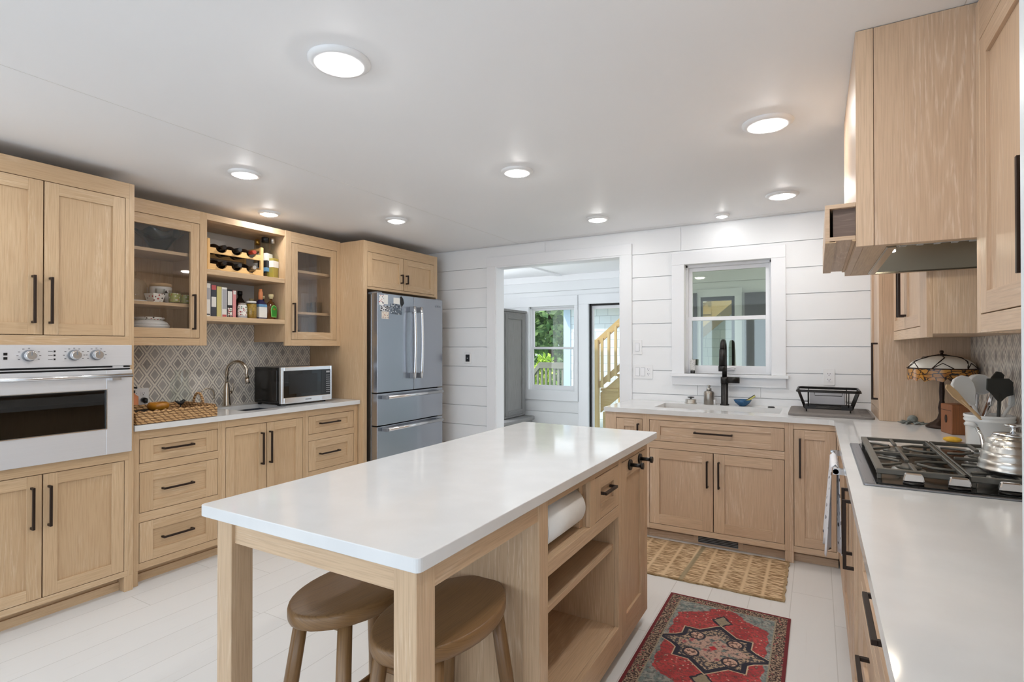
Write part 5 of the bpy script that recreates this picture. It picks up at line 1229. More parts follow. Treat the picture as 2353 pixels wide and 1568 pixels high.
for k in range(6):
    a_ = k * PI / 3 + 0.4
    mb.tube([(0.152 * math.cos(a_ - 0.3), 0.152 * math.sin(a_ - 0.3), 0.328), (0.128 * math.cos(a_ - 0.1), 0.128 * math.sin(a_ - 0.1), 0.364), (0.09 * math.cos(a_ + 0.1), 0.09 * math.sin(a_ + 0.1), 0.384), (0.025 * math.cos(a_), 0.025 * math.sin(a_), 0.397)], 0.003, 6)
    mb.tube([(0.152 * math.cos(a_ - 0.3), 0.152 * math.sin(a_ - 0.3), 0.328), (0.137 * math.cos(a_), 0.137 * math.sin(a_), 0.356), (0.152 * math.cos(a_ + 0.3), 0.152 * math.sin(a_ + 0.3), 0.328)], 0.0025, 6)
mb.lathe([(0.03, 0.395), (0.022, 0.401), (0.006, 0.404), (0.01, 0.414), (0.008, 0.422), (0.001, 0.424)], n=16); mb.build('leading', 'bronze_dark', sh_, local=True)
# wooden box, trinket, corn sponge
t_ = thing('wooden_box', 'small brown wooden box standing between lamp and crock', 'box', (0.612, 3.49, ZC))
mb = MB(); mb.box(-0.04, 0.04, -0.055, 0.055, 0.0005, 0.15); mb.build('body', 'brown_wood', t_, local=True, bev=0.003); t_.rotation_euler.z = 0.25
mb = MB(); mb.lathe([(0.014, 0), (0.014, 0.002)], n=14); mb.v = [(-0.042 + v[2], v[0] * 0.8, 0.075 + v[1] * 1.5) for v in mb.v]; mb.build('keyhole_plate', 'bronze_dark', t_, local=True)
mb = MB(); mb.box(-0.0406, -0.0402, -0.05, 0.05, 0.118, 0.1205); mb.build('lid_seam', 'dark_gap', t_, local=True)
t_ = thing('trinket', 'speckled blue-green octopus trinket lying on the worktop by the tall corner cabinet', 'ornament', (0.475, 3.80, ZC))
mb = MB(); mb.sphere((0, 0, 0.028), 0.026, 16, 10, sz=0.9); mb.build('head', 'trinket_glaze', t_, local=True)
for k in range(8):
    a_ = 2 * PI * k / 8 + 0.2; l_ = 0.06 + 0.02 * (k % 3)
    mb = MB(); mb.tube([(0.012 * math.cos(a_), 0.012 * math.sin(a_), 0.016), (l_ * 0.6 * math.cos(a_), l_ * 0.6 * math.sin(a_) * 0.7, 0.006), (l_ * math.cos(a_ + 0.25), l_ * math.sin(a_ + 0.25) * 0.7, 0.012)], [0.009, 0.006, 0.003], 8); mb.build('tentacle', 'trinket_glaze', t_, local=True)
mb = MB(); mb.sphere((0, 0, 0.0125), 0.036, 16, 8, sz=0.34); o = mb.build('sponge', 'corn_yellow'); o.location = (0.545, 3.17, ZC + 0.0003); tag(o, 'yellow scouring sponge on the worktop in front of the crock', 'sponge')

# ------------------------------------------------------------------ island
IX0, IX1, IY0, IY1 = -1.511, -0.722, 0.871, 2.791
BX0, BX1, BYn, BYf = -1.441, -0.735, 0.880, 2.639
mb = MB(); mb.prism(rrect(IX0, IX1, IY0, IY1, 0.014, 4), 'z', ZC - TK, ZC); tag(mb.build('island_worktop', 'quartz', bev=0.002, seg=2), 'white quartz worktop on the kitchen island', 'countertop')
t_ = thing('kitchen_island', 'oak kitchen island with table legs at one end and open shelves at the other', 'kitchen island', (-1.09, 1.76, 0))
FI = ('x', BX1, 1); zi = ZC - TK - 0.0005; L = 0.064
for x0_ in (BX0, BX1 - L):
    mb = MB(); mb.box(x0_, x0_ + L, BYn, BYn + L, 0, zi); mb.build('leg', 'island_oak', t_, bev=0.0015)
mb = MB(); mb.box(BX0 + L, BX1 - L, BYn + 0.010, BYn + 0.032, 0.824, zi, 'x'); mb.build('apron', 'island_oak', t_, bev=0.001)
mb = MB(); mb.box(BX1 - 0.03, BX1 - 0.006, BYn + L, 1.458, 0.824, zi, 'y'); mb.build('apron', 'island_oak', t_, bev=0.001)
mb = MB(); mb.box(BX0 + 0.006, BX0 + 0.03, BYn + L, 1.458, 0.824, zi, 'y'); mb.build('apron', 'island_oak', t_, bev=0.001)
# cabinet body: face frame to the cooktop side, end panel to the stools
mb = MB(); iy0, iy1 = 1.458, BYf
ops_ = [(1.514, 1.876, 0.684, 0.858), (1.927, 2.203, 0.684, 0.858), (1.514, 2.203, 0.165, 0.636), (2.243, 2.596, 0.10, 0.858)]
frame(mb, FI, iy0, iy1, 0.06, zi, ops_)
mb.box(BX0, BX1 - 0.021, iy0 + 0.001, iy0 + 0.02, 0.06, zi); mb.box(BX0, BX1 - 0.021, iy1 - 0.02, iy1, 0.06, zi); mb.box(BX0, BX0 + 0.02, iy0 + 0.02, iy1 - 0.02, 0.06, zi)
mb.box(BX0, BX0 + 0.05, iy0 - 0.004, iy0 + 0.001, 0.06, zi); mb.box(BX1 - 0.06, BX1, iy0 - 0.004, iy0 + 0.001, 0.06, zi)
mb.box(BX1 - 0.40, BX1 - 0.021, 2.205, 2.222, 0.08, zi); mb.box(BX1 - 0.40, BX1 - 0.021, 1.495, 1.512, 0.08, zi); mb.box(BX1 - 0.42, BX1 - 0.40, 1.495, 2.222, 0.08, zi)
mb.box(BX1 - 0.40, BX1 - 0.021, 1.512, 2.205, 0.147, 0.164, 'y'); mb.box(BX1 - 0.40, BX1 - 0.021, 1.512, 2.205, 0.664, 0.6835, 'y')
mb.box(BX1 - 0.40, BX1 - 0.021, 1.878, 1.896, 0.6835, 0.86)
mb.box(BX0 + 0.06, BX1 - 0.06, iy0 + 0.05, iy1 - 0.05, 0.0, 0.06)
mb.build('body', 'island_oak', t_, bev=0.001)
mb = MB(); mb.box(BX1 - 0.398, BX1 - 0.026, 1.5125, 2.2045, 0.492, 0.514, 'y'); mb.build('shelf', 'island_oak', t_, bev=0.001)
shaker(FI, 1.927, 2.203, 0.684, 0.858, t_, 'island_oak', 'drawer', st=0.056, rail=0.05, hh=(2.055, 0.785), hl=0.135, drawer=True)
dr_ = shaker(FI, 2.243, 2.596, 0.10, 0.858, t_, 'island_oak', st=0.062, rail=0.075)
for y_ in (2.352, 2.505):
    mb = MB(); c_ = Vector((BX1, y_, 0.828)); ex = Vector((1, 0, 0))
    mb.tube([c_, c_ + ex * 0.009], 0.024, 22); mb.tube([c_ + ex * 0.009, c_ + ex * 0.056], 0.0085, 14); mb.tube([c_ + ex * 0.054, c_ + ex * 0.064], 0.015, 18); mb.build('hook', 'black_metal', dr_)
# paper towel roll on its holder
mb = MB(); mb.prism([(BX1 - 0.14, 0.684), (BX1 - 0.03, 0.684), (BX1 - 0.03, 0.72), (BX1 - 0.05, 0.735), (BX1 - 0.03, 0.81), (BX1 - 0.03, 0.845), (BX1 - 0.14, 0.845)], 'y', 1.846, 1.874); mb.build('roll_bracket', 'island_oak', t_, bev=0.002)
t_ = thing('paper_towel_roll', 'white paper towel roll lying in the small open niche of the island', 'paper towels', (-0.81, 1.68, 0.768))
mb = MB(); mb.tube([(-0.81, 1.53, 0.768), (-0.81, 1.838, 0.768)], 0.071, 36); mb.build('paper', 'paper_white', t_)
mb = MB(); mb.tube([(-0.81, 1.519, 0.768), (-0.81, 1.8385, 0.768)], 0.02, 18); mb.build('core', 'bamboo', t_)

# stools
def make_stool(label, loc, rz):
    t = thing('stool', label, 'stool', loc, rz, None)
    mb = MB(); n = 40; ax_, ay_ = 0.152, 0.245
    prof = [(0.93, 0.566), (0.985, 0.572), (1.0, 0.582), (1.0, 0.602), (0.985, 0.610), (0.955, 0.612), (0.6, 0.607), (0.001, 0.605)]
    rings = []
    for r_, z_ in prof: rings.append(mb._v([(ax_ * r_ * math.cos(2 * PI * k / n), ay_ * r_ * math.sin(2 * PI * k / n), z_) for k in range(n)]))
    for i in range(len(prof) - 1):
        for k in range(n):
            k2 = (k + 1) % n; q = [rings[i] + k, rings[i] + k2, rings[i + 1] + k2, rings[i + 1] + k]
            mb.face(q, 0, True, [(mb.v[v][1], mb.v[v][0] + (mb.v[v][2] - 0.6) * 2) for v in q])
    mb.face([rings[0] + k for k in reversed(range(n))]); mb.build('seat', 'stool_wood', t, local=True)
    for sx in (-1, 1):
        for sy in (-1, 1):
            mb = MB(); mb.tube([(sx * 0.088, sy * 0.145, 0.575), (sx * 0.108, sy * 0.172, 0.36), (sx * 0.142, sy * 0.215, 0.0)], [0.0205, 0.022, 0.016], 14); mb.build('leg', 'stool_wood', t, local=True)
    for sy in (-1, 1):
        mb = MB(); mb.box(-0.10, 0.10, sy * 0.145 - 0.018, sy * 0.145 + 0.018, 0.548, 0.568, 'x'); mb.build('batten', 'stool_wood', t, local=True, bev=0.004)
        mb = MB(); mb.tube([(-0.122, sy * 0.188, 0.22), (0.122, sy * 0.188, 0.22)], 0.011, 10); mb.build('stretcher', 'stool_wood', t, local=True)
    for sx in (-1, 1):
        mb = MB(); mb.tube([(sx * 0.126, -0.188, 0.18), (sx * 0.126, 0.188, 0.18)], 0.011, 10); mb.build('stretcher', 'stool_wood', t, local=True)
    return t
st = make_stool('brown oval wooden stool under the island, on the oven side', (-1.262, 1.238, 0), 0)
dup(st, (-0.93, 1.230, 0), 0, 'brown oval wooden stool under the island, on the rug side by the corner leg')

# rugs
def flat(name, mat, x0, x1, y0, y1, h, label, cat, wob=0.0, rz=0.0):
    mb = MB(); nx, ny = 24, 30; cx, cy = (x0 + x1) / 2, (y0 + y1) / 2; rr = random.Random(3)
    P = []
    for j in range(ny + 1):
        for i in range(nx + 1):
            ed = (i in (0, nx)) or (j in (0, ny))
            P.append((x0 - cx + (x1 - x0) * i / nx + (rr.uniform(-wob, wob) if ed else 0), y0 - cy + (y1 - y0) * j / ny + (rr.uniform(-wob, wob) if ed else 0)))
    top = mb._v([(p[0], p[1], h) for p in P]); bot = mb._v([(p[0], p[1], 0.0006) for p in P])
    U = lambda k: ((k % (nx + 1)) / nx, (k // (nx + 1)) / ny)
    for j in range(ny):
        for i in range(nx):
            k = j * (nx + 1) + i; q = (k, k + 1, k + nx + 2, k + nx + 1)
            mb.face([top + v for v in q], 0, False, [U(v) for v in q]); mb.face([bot + v for v in reversed(q)], 0, False, [U(v) for v in reversed(q)])
    rim = [i for i in range(nx + 1)] + [(nx + 1) * j + nx for j in range(1, ny + 1)] + [(nx + 1) * ny + i for i in range(nx - 1, -1, -1)] + [(nx + 1) * j for j in range(ny - 1, 0, -1)]
    for p, q in zip(rim, rim[1:] + rim[:1]): mb.face((top + p, top + q, bot + q, bot + p), 0, False, [U(p), U(q), U(q), U(p)])
    o = mb.build(name, mat); o.location = (cx, cy, 0); o.rotation_euler.z = rz; return tag(o, label, cat)
flat('rug', 'rug_weave', -0.702, -0.117, 2.068, 2.998, 0.006, 'red medallion rug with dark floral border on the white floor beside the island', 'rug')
flat('jute_mat', 'jute', -1.12, -0.155, 3.18, 3.786, 0.008, 'tan woven jute mat on the floor in front of the sink cabinet', 'mat', wob=0.004)

# ------------------------------------------------------------------ recessed ceiling lamps
LAMPS = [(-1.420, 1.293, 1.0, 'big recessed ceiling lamp nearest the camera, above the stool end of the island'),
         (-2.800, 1.863, 0.82, 'recessed ceiling lamp in front of the oven cabinet'),
         (-3.47, 2.50, 0.74, 'recessed ceiling lamp right above the open shelves'),
         (-2.810, 3.126, 0.82, 'recessed ceiling lamp in front of the refrigerator'),
         (-1.449, 2.596, 0.86, 'recessed ceiling lamp above the far end of the island'),
         (-1.451, 3.860, 0.86, 'recessed ceiling lamp just inside the doorway, by its right casing'),
         (-0.185, 2.583, 1.0, 'recessed ceiling lamp beside the range hood, above the red rug'),
         (-0.191, 3.848, 0.95, 'recessed ceiling lamp above the corner right of the sink'),
         (-0.187, 1.300, 1.0, 'recessed ceiling lamp over the worktop on the near side of the range hood'),
         (-2.800, 0.560, 1.0, 'recessed ceiling lamp over the floor before the oven, above the frame'),
         (-0.610, 4.215, 0.52, 'small recessed ceiling lamp right above the sink window')]
for x_, y_, s_, lb in LAMPS:
    ls = s_ * (0.55 if s_ < 0.6 else 1.0)
    t_ = thing('ceiling_lamp', lb, 'ceiling lamp', (x_, y_, CEIL), 0, 'recessed ceiling lamps')
    mb = MB(); mb.lathe([(0.104 * s_, -0.0004), (0.104 * s_, -0.005), (0.092 * s_, -0.014), (0.072 * s_, -0.017), (0.0655 * s_, -0.010), (0.0655 * s_, -0.0006)], n=40, cap0=False, cap1=False); mb.build('trim_ring', 'plastic_white', t_, local=True)
    mb = MB(); mb.lathe([(0.0635 * ls, -0.004), (0.0615 * ls, -0.014), (0.052 * ls, -0.022), (0.030 * ls, -0.027), (0.001, -0.029)], n=32, cap0=False); mb.build('lens', 'lamp_lens', t_, local=True)

# ------------------------------------------------------------------ woven tray and things on the left worktop
t_ = thing('woven_tray', 'woven seagrass tray with arched handles on the worktop beside the oven', 'tray', (-3.55, 1.81, ZC))
BXa, BXb, BYa, BYb, BH = -3.74, -3.348, 1.572, 2.046, 0.064
mb = MB(); z0_ = ZC + 0.0006
for (p0, p1, q0, q1) in ((BXb - 0.02, BXb, BYa, BYb), (BXa, BXa + 0.02, BYa, BYb), (BXa + 0.02, BXb - 0.02, BYa, BYa + 0.02), (BXa + 0.02, BXb - 0.02, BYb - 0.02, BYb)): mb.box(p0, p1, q0, q1, z0_, ZC + BH)
mb.box(BXa + 0.02, BXb - 0.02, BYa + 0.02, BYb - 0.02, z0_, ZC + 0.014); mb.build('basket', 'seagrass', t_, bev=0.006, seg=2)
mb = MB(); rp = [(p[0], p[1]) for p in rrect(BXa + 0.008, BXb - 0.008, BYa + 0.008, BYb - 0.008, 0.02, 3)]
n = 150; tot = []
per = [math.dist(rp[i], rp[(i + 1) % len(rp)]) for i in range(len(rp))]; Lp = sum(per)
def along(s_):
    s_ %= Lp
    for i, l_ in enumerate(per):
        if s_ <= l_: a_, b_ = rp[i], rp[(i + 1) % len(rp)]; return (a_[0] + (b_[0] - a_[0]) * s_ / l_, a_[1] + (b_[1] - a_[1]) * s_ / l_)
        s_ -= l_
    return rp[0]
for ph in (0, PI):
    pts = []
    for k in range(n + 1):
        p_ = along(Lp * k / n); pts.append((p_[0] + 0.006 * math.cos(k * 0.75 + ph), p_[1] + 0.006 * math.cos(k * 0.75 + ph), ZC + BH + 0.002 + 0.006 * math.sin(k * 0.75 + ph)))
    mb.tube(pts, 0.0075, 6, cap=False)
mb.build('braided_rim', 'seagrass', t_)
for y_ in (BYa + 0.012, BYb - 0.012):
    mb = MB(); mb.tube([(-3.545 + 0.055 * math.cos(a_ * PI / 10), y_, ZC + BH + 0.078 * math.sin(a_ * PI / 10)) for a_ in range(11)], 0.008, 8); mb.build('handle', 'seagrass', t_)
mb = MB(); mb.prism(rrect(-3.715, -3.40, 1.60, 1.86, 0.02, 3), 'z', ZC + 0.0145, ZC + 0.048); tag(mb.build('slate_board', 'black_matte', bev=0.003), 'flat black board lying in the woven tray under the amber bowl', 'board')
t_ = thing('bowl', 'round amber glazed bowl standing on the black board in the tray', 'bowl', (-3.60, 1.815, ZC + 0.0485))
mb = MB(); mb.lathe([(0.04, 0), (0.052, 0.006), (0.06, 0.022), (0.06, 0.034), (0.052, 0.048), (0.049, 0.048), (0.055, 0.032), (0.05, 0.014), (0.001, 0.01)], n=28); mb.build('body', 'amber_ceramic', t_, local=True)
t_ = thing('bird_figure', 'tiny black bird figure in the woven tray right of the amber bowl', 'ornament', (-3.60, 1.95, ZC + 0.0152))
mb = MB(); mb.tube([(0, 0, 0), (0, 0, 0.055)], 0.004, 8); mb.lathe([(0.022, 0), (0.022, 0.004)], n=14); mb.build('stand', 'black_matte', t_, local=True)
mb = MB(); mb.tube([(0, -0.034, 0.082), (0, -0.012, 0.066), (0, 0.004, 0.064), (0, 0.016, 0.074), (0, 0.022, 0.082), (0, 0.034, 0.08)], [0.003, 0.008, 0.014, 0.011, 0.008, 0.001], 10); mb.build('body', 'black_matte', t_, local=True)
t_ = thing('glass_jug', 'tall clear crackled glass jug behind the woven tray, against the tiles', 'jug', (-3.87, 2.105, ZC))
mb = MB(); mb.lathe([(0.001, 0.002), (0.055, 0.001), (0.068, 0.01), (0.072, 0.05), (0.066, 0.10), (0.05, 0.16), (0.042, 0.2), (0.043, 0.26), (0.048, 0.284)], n=30, cap1=False); mb.build('body', 'clear_glass', t_, local=True)
mb = MB(); mb.tube([(0.02, -0.042, 0.22), (0.035, -0.075, 0.215), (0.045, -0.098, 0.18), (0.042, -0.088, 0.135), (0.03, -0.055, 0.12)], 0.007, 10); mb.build('handle', 'clear_glass', t_, local=True)
t_ = thing('soap_dispenser', 'copper coloured soap bottle with dark pump half hidden by the oven cabinet', 'soap bottle', (-3.88, 1.80, ZC))
mb = MB(); mb.lathe([(0.03, 0), (0.032, 0.004), (0.032, 0.12), (0.014, 0.135), (0.012, 0.145)], n=18); mb.build('bottle', 'orange_cap', t_, local=True)
mb = MB(); mb.lathe([(0.014, 0.145), (0.014, 0.16), (0.006, 0.162), (0.006, 0.18)], n=12); mb.tube([(0, 0, 0.18), (0.03, 0.01, 0.178)], 0.006, 8); mb.build('pump', 'black_plastic', t_, local=True)

# ------------------------------------------------------------------ open shelves: wine rack, bottles, books
SH1, SH2 = 1.8895, 1.5705
t_ = thing('wine_rack', 'small two-tier pine wine rack on the top open shelf', 'wine rack', (-3.76, 2.39, SH1))
ry0, ry1 = 2.150, 2.585; bys = (2.255, 2.370, 2.485)
for x_ in (-3.66, -3.87):
    for y_ in (ry0, ry1 - 0.024):
        mb = MB(); mb.box(x_ - 0.012, x_ + 0.012, y_, y_ + 0.024, SH1, SH1 + 0.225); mb.build('post', 'pine', t_, bev=0.004)
    for zr in (SH1 + 0.012, SH1 + 0.125):
        top = [(ry0 + 0.024, zr + 0.04)]
        for yb in bys: top += [(yb + 0.040 * math.cos(math.radians(a_)), zr + 0.04 + 0.03 * math.sin(math.radians(a_))) for a_ in range(180, 361, 20)]
        top += [(ry1 - 0.024, zr + 0.04)]
        mb = MB(); mb.prism([(ry0 + 0.024, zr), (ry1 - 0.024, zr)] + top[::-1], 'x', x_ - 0.008, x_ + 0.008); mb.build('scalloped_rail', 'pine', t_)
for y_ in (ry0, ry1 - 0.024):
    for zr in (SH1 + 0.05, SH1 + 0.20): mb = MB(); mb.box(-3.858, -3.672, y_ + 0.004, y_ + 0.02, zr, zr + 0.02, 'x'); mb.build('side_rail', 'pine', t_)
wl = {}
def wine(label, y, z, cap):
    t = thing('wine_bottle', label, 'wine bottle', (-3.93, y, z), 0, 'wine bottles in the rack')
    mb = MB(); mb.tube([(0, 0, 0), (0.004, 0, 0), (0.185, 0, 0), (0.205, 0, 0), (0.228, 0, 0), (0.245, 0, 0), (0.262, 0, 0)], [0.032, 0.0365, 0.0365, 0.033, 0.022, 0.015, 0.0145], 20); mb.build('glass', 'bottle_dark', t, local=True)
    mb = MB(); mb.tube([(0.262, 0, 0), (0.300, 0, 0), (0.318, 0, 0)], [0.0152, 0.0152, 0.0145], 16); mb.build('capsule', cap, t, local=True)
    return t
zt, zl = SH1 + 0.125 + 0.0475, SH1 + 0.012 + 0.0475
wine('dark wine bottle on the top tier of the rack, next to the rack post', bys[0], zt, 'bottle_dark')
wine('dark wine bottle with black foil in the middle of the top tier', bys[1], zt, 'label_black')
wine('dark wine bottle with orange-red foil at the end of the top tier', bys[2], zt, 'red_cap')
wine('dark wine bottle on the bottom tier of the rack, next to the rack post', bys[0], zl, 'bottle_dark')
wine('dark wine bottle with black foil in the middle of the bottom tier', bys[1], zl, 'label_black')
wine('dark wine bottle with silver tipped foil at the end of the bottom tier', bys[2], zl, 'pewter')
def bottle(name, label, x, y, z, prof, gl, cap, bands, n=22, liquid=None, sx=1.0, sy=1.0, rot=0.0, group=None, cat='bottle'):
    """prof: body profile; cap: (material, profile); bands: [(material, radius, z0, z1)]"""
    t = thing(name, label, cat, (x, y, z), rot, group)
    mb = MB(); mb.M = Matrix.Rotation(PI / 4 if n == 4 else 0, 4, 'Z'); k = math.sqrt(2) if n == 4 else 1
    mb.lathe([(r * k, h) for r, h in prof], n=n, sx=sx if n != 4 else 1, sy=sy if n != 4 else 1, smooth=n != 4); mb.build('glass', gl, t, local=True, bev=0.004 if n == 4 else 0)
    if liquid:
        mat, r, zb_, zt_ = liquid; mb = MB(); mb.M = Matrix.Rotation(PI / 4 if n == 4 else 0, 4, 'Z'); mb.lathe([(r * k, zb_), (r * k, zt_)], n=n, sx=sx if n != 4 else 1, sy=sy if n != 4 else 1, smooth=n != 4); mb.build('liquid', mat, t, local=True)
    if cap: mb = MB(); mb.lathe(cap[1], n=16); mb.build('cap', cap[0], t, local=True)
    for i, (mat, r, zb_, zt_) in enumerate(bands):
        mb = MB(); mb.M = Matrix.Rotation(PI / 4 if n == 4 else 0, 4, 'Z'); mb.lathe([(r * k, zb_), (r * k, zt_)], n=n, cap0=False, cap1=False, sx=sx if n != 4 else 1, sy=sy if n != 4 else 1, smooth=n != 4); mb.build('label', mat, t, local=True)
    return t
bottle('bottle', 'clear square bottle with black cap, black and blue label, right of the wine rack', -3.70, 2.634, SH1, [(0.036, 0), (0.037, 0.004), (0.037, 0.195), (0.03, 0.215), (0.022, 0.228), (0.022, 0.285)], 'bottle_clear',
       ('black_plastic', [(0.027, 0.278), (0.027, 0.315), (0.025, 0.318)]), [('label_white', 0.0374, 0.135, 0.19), ('label_black', 0.0375, 0.082, 0.132), ('label_blue', 0.0375, 0.05, 0.08)], n=4, rot=0.35)
bottle('bottle', 'tall bottle of pale yellow spirit with white label at the end of the top shelf', -3.665, 2.672 + 0.0, SH1, [(0.03, 0), (0.031, 0.004), (0.031, 0.17), (0.024, 0.2), (0.013, 0.225), (0.012, 0.285)], 'bottle_clear',
       ('silver', [(0.0155, 0.272), (0.0155, 0.31), (0.014, 0.312)]), [('label_white', 0.0314, 0.085, 0.135)], n=4, liquid=('tequila', 0.0295, 0.005, 0.155), rot=0.3)
bottle('bottle', 'clear bottle with gold cap standing behind the yellow spirit bottle', -3.84, 2.665, SH1, [(0.03, 0), (0.032, 0.005), (0.032, 0.17), (0.02, 0.215), (0.013, 0.23), (0.013, 0.29)], 'bottle_clear', ('gold_metal', [(0.017, 0.275), (0.017, 0.318), (0.015, 0.32)]), [('label_white', 0.0324, 0.06, 0.13)])

def book(label, y, th, h, dep, cover, pages='label_white', band=None):
    t = thing('book', label, 'book', (-3.66, y, SH2), 0, 'cookbooks on the lower open shelf')
    mb = MB(); mb.box(-dep, 0, 0, th, 0, h); mb.build('cover', cover, t, local=True, bev=0.0015)
    mb = MB(); mb.box(-dep - 0.001, -0.006, 0.003, th - 0.003, 0.003, h + 0.0006); mb.build('pages', pages, t, local=True)
    if band:
        for i, (mt, za, zb_) in enumerate(band): mb = MB(); mb.box(-0.002, 0.0006, 0.004, th - 0.004, za, zb_); mb.build('spine_print', mt, t, local=True)
    return t
y = 2.117
for lab, th, h, cov, band in (
    ('black and white cookbook with red foot, first on the lower shelf', 0.03, 0.225, 'label_white', [('label_black', 0.06, 0.2), ('red_cap', 0.003, 0.03)]),
    ('tall white cookbook with faint grey spine print', 0.034, 0.232, 'label_white', [('grey_plastic', 0.12, 0.2), ('label_black', 0.012, 0.02)]),
    ('dark slate cookbook with a pink-red head band', 0.041, 0.226, 'slate_cover', [('book_red', 0.19, 0.222), ('label_white', 0.07, 0.14)]),
    ('pale yellow cookbook with plain spine', 0.033, 0.216, 'book_yellow', None),
    ('white cookbook with a red foot band beside the yellow one', 0.038, 0.214, 'label_white', [('grey_plastic', 0.06, 0.2), ('book_red', 0.003, 0.02)]),
    ('black cookbook with white letters and coloured foot', 0.04, 0.204, 'label_black', [('label_white', 0.09, 0.19), ('speckled_label', 0.01, 0.07)]),
    ('thin pink cookbook with pale blue top, last in the row', 0.026, 0.198, 'book_pink', [('label_white', 0.17, 0.195)])):
    if 'slate_cover' not in M:
        plain('slate_cover', (62, 66, 76), 0.5); plain('book_red', (196, 90, 90), 0.5); plain('book_yellow', (214, 202, 132), 0.55); plain('book_pink', (230, 150, 150), 0.5)
    book(lab, y, th, h, 0.20, cov, band=band); y += th + 0.0022
bottle('jar', 'small patterned white jar with green and red print, next to the books', -3.655, 2.416, SH2, [(0.03, 0), (0.032, 0.004), (0.032, 0.085), (0.026, 0.1)], 'label_white', ('pewter', [(0.028, 0.1), (0.028, 0.112)]), [('speckled_label', 0.0325, 0.02, 0.085), ('grey_plastic', 0.0325, 0.002, 0.018)], cat='jar')
bottle('bottle', 'tall dark bottle with black top standing behind the patterned jar', -3.82, 2.505, SH2, [(0.036, 0), (0.037, 0.004), (0.037, 0.13), (0.015, 0.165), (0.014, 0.20)], 'bottle_dark', ('black_plastic', [(0.018, 0.185), (0.018, 0.215)]), [('label_black', 0.0374, 0.03, 0.11)])
bottle('bottle', 'short dark bottle with cream cap behind the pickle jar', -3.82, 2.60, SH2, [(0.034, 0), (0.035, 0.004), (0.035, 0.105), (0.014, 0.135), (0.013, 0.15)], 'bottle_dark', ('cream_cap', [(0.017, 0.145), (0.017, 0.165)]), [])
bottle('jar', 'glass jar of golden pickles with white lid on the lower shelf', -3.655, 2.488, SH2, [(0.034, 0), (0.037, 0.006), (0.037, 0.10), (0.031, 0.112), (0.031, 0.118)], 'bottle_clear', ('label_white', [(0.034, 0.116), (0.034, 0.128), (0.032, 0.13)]), [('label_white', 0.0374, 0.035, 0.085)] if False else [], liquid=('pickle', 0.0355, 0.005, 0.108), cat='jar')
bottle('bottle', 'indigo bottle with orange wax top and big white label on the lower shelf', -3.665, 2.570, SH2, [(0.031, 0), (0.032, 0.004), (0.032, 0.115), (0.015, 0.142), (0.012, 0.15), (0.012, 0.2)], 'indigo', ('orange_cap', [(0.0155, 0.148), (0.0165, 0.205), (0.012, 0.212), (0.012, 0.228)]), [('label_white', 0.0325, 0.012, 0.092), ('label_blue', 0.0322, 0.094, 0.112)], n=4, rot=0.0)
bottle('bottle', 'small dark bottle with cream cap and white label between indigo and green-label bottles', -3.72, 2.628, SH2, [(0.023, 0), (0.024, 0.003), (0.024, 0.10), (0.011, 0.135), (0.010, 0.165)], 'indigo', ('cream_cap', [(0.0145, 0.16), (0.0155, 0.18), (0.012, 0.184)]), [('label_white', 0.0244, 0.012, 0.08)])
t_ = thing('bottle', 'flat round whisky bottle with green shield label at the end of the lower shelf', 'bottle', (-3.655, 2.652, SH2), 0.30)
mb = MB(); mb.lathe([(0.030, 0), (0.040, 0.004), (0.050, 0.05), (0.054, 0.085), (0.046, 0.115), (0.028, 0.134), (0.013, 0.142), (0.012, 0.162)], n=26, sx=0.52); mb.build('glass', 'whisky', t_, local=True)
mb = MB(); mb.lathe([(0.013, 0.160), (0.014, 0.172), (0.019, 0.174), (0.019, 0.194), (0.015, 0.197)], n=16); mb.build('cap', 'cream_cap', t_, local=True)
shield = [(-0.028, 0.018), (0.028, 0.018), (0.036, 0.075), (0.024, 0.102), (0.0, 0.112), (-0.024, 0.102), (-0.036, 0.075)]
mb = MB(); mb.prism(shield, 'x', 0.0255, 0.0285); mb.build('label', 'label_lime', t_, local=True)
mb = MB(); mb.prism([(p[0] * 0.88, 0.064 + (p[1] - 0.064) * 0.9) for p in shield], 'x', 0.0284, 0.0294); mb.build('label_field', 'label_green', t_, local=True)
mb = MB(); mb.prism([(-0.012, 0.074), (0.012, 0.074), (0.013, 0.088), (0.006, 0.082), (0.0, 0.092), (-0.006, 0.082), (-0.013, 0.088)], 'x', 0.0293, 0.0300); mb.build('crest', 'gold_metal', t_, local=True)

# ------------------------------------------------------------------ dishes behind the cabinet glass
GA = 1.4175
t_ = thing('glass_bowl', 'flared blue glass bowl on the top shelf of the cabinet by the oven', 'bowl', (-3.765, 1.90, 1.9805))
mb = MB(); n = 36; prof = [(0.03, 0.0), (0.034, 0.006), (0.05, 0.04), (0.085, 0.09), (0.135, 0.135)]; rings = []
for i, (r_, h_) in enumerate(prof): rings.append(mb._v([((r_ * (1 + 0.06 * (i / 4) * math.sin(k * 6 * 2 * PI / n))) * math.cos(2 * PI * k / n), (r_ * (1 + 0.06 * (i / 4) * math.sin(k * 6 * 2 * PI / n))) * math.sin(2 * PI * k / n), h_ + 0.012 * (i / 4) * math.sin(k * 6 * 2 * PI / n)) for k in range(n)]))
for i in range(4):
    for k in range(n): k2 = (k + 1) % n; mb.face((rings[i] + k, rings[i] + k2, rings[i + 1] + k2, rings[i + 1] + k), 0, True)
mb.face([rings[0] + k for k in reversed(range(n))]); o = mb.build('bowl', 'aqua_glass', t_, local=True); q = o.modifiers.new('thick', 'SOLIDIFY'); q.thickness = 0.004
t_ = thing('cake_dome', 'clear glass cake dome with knob on the middle shelf beside the oven', 'dome', (-3.80, 1.765, 1.6455))
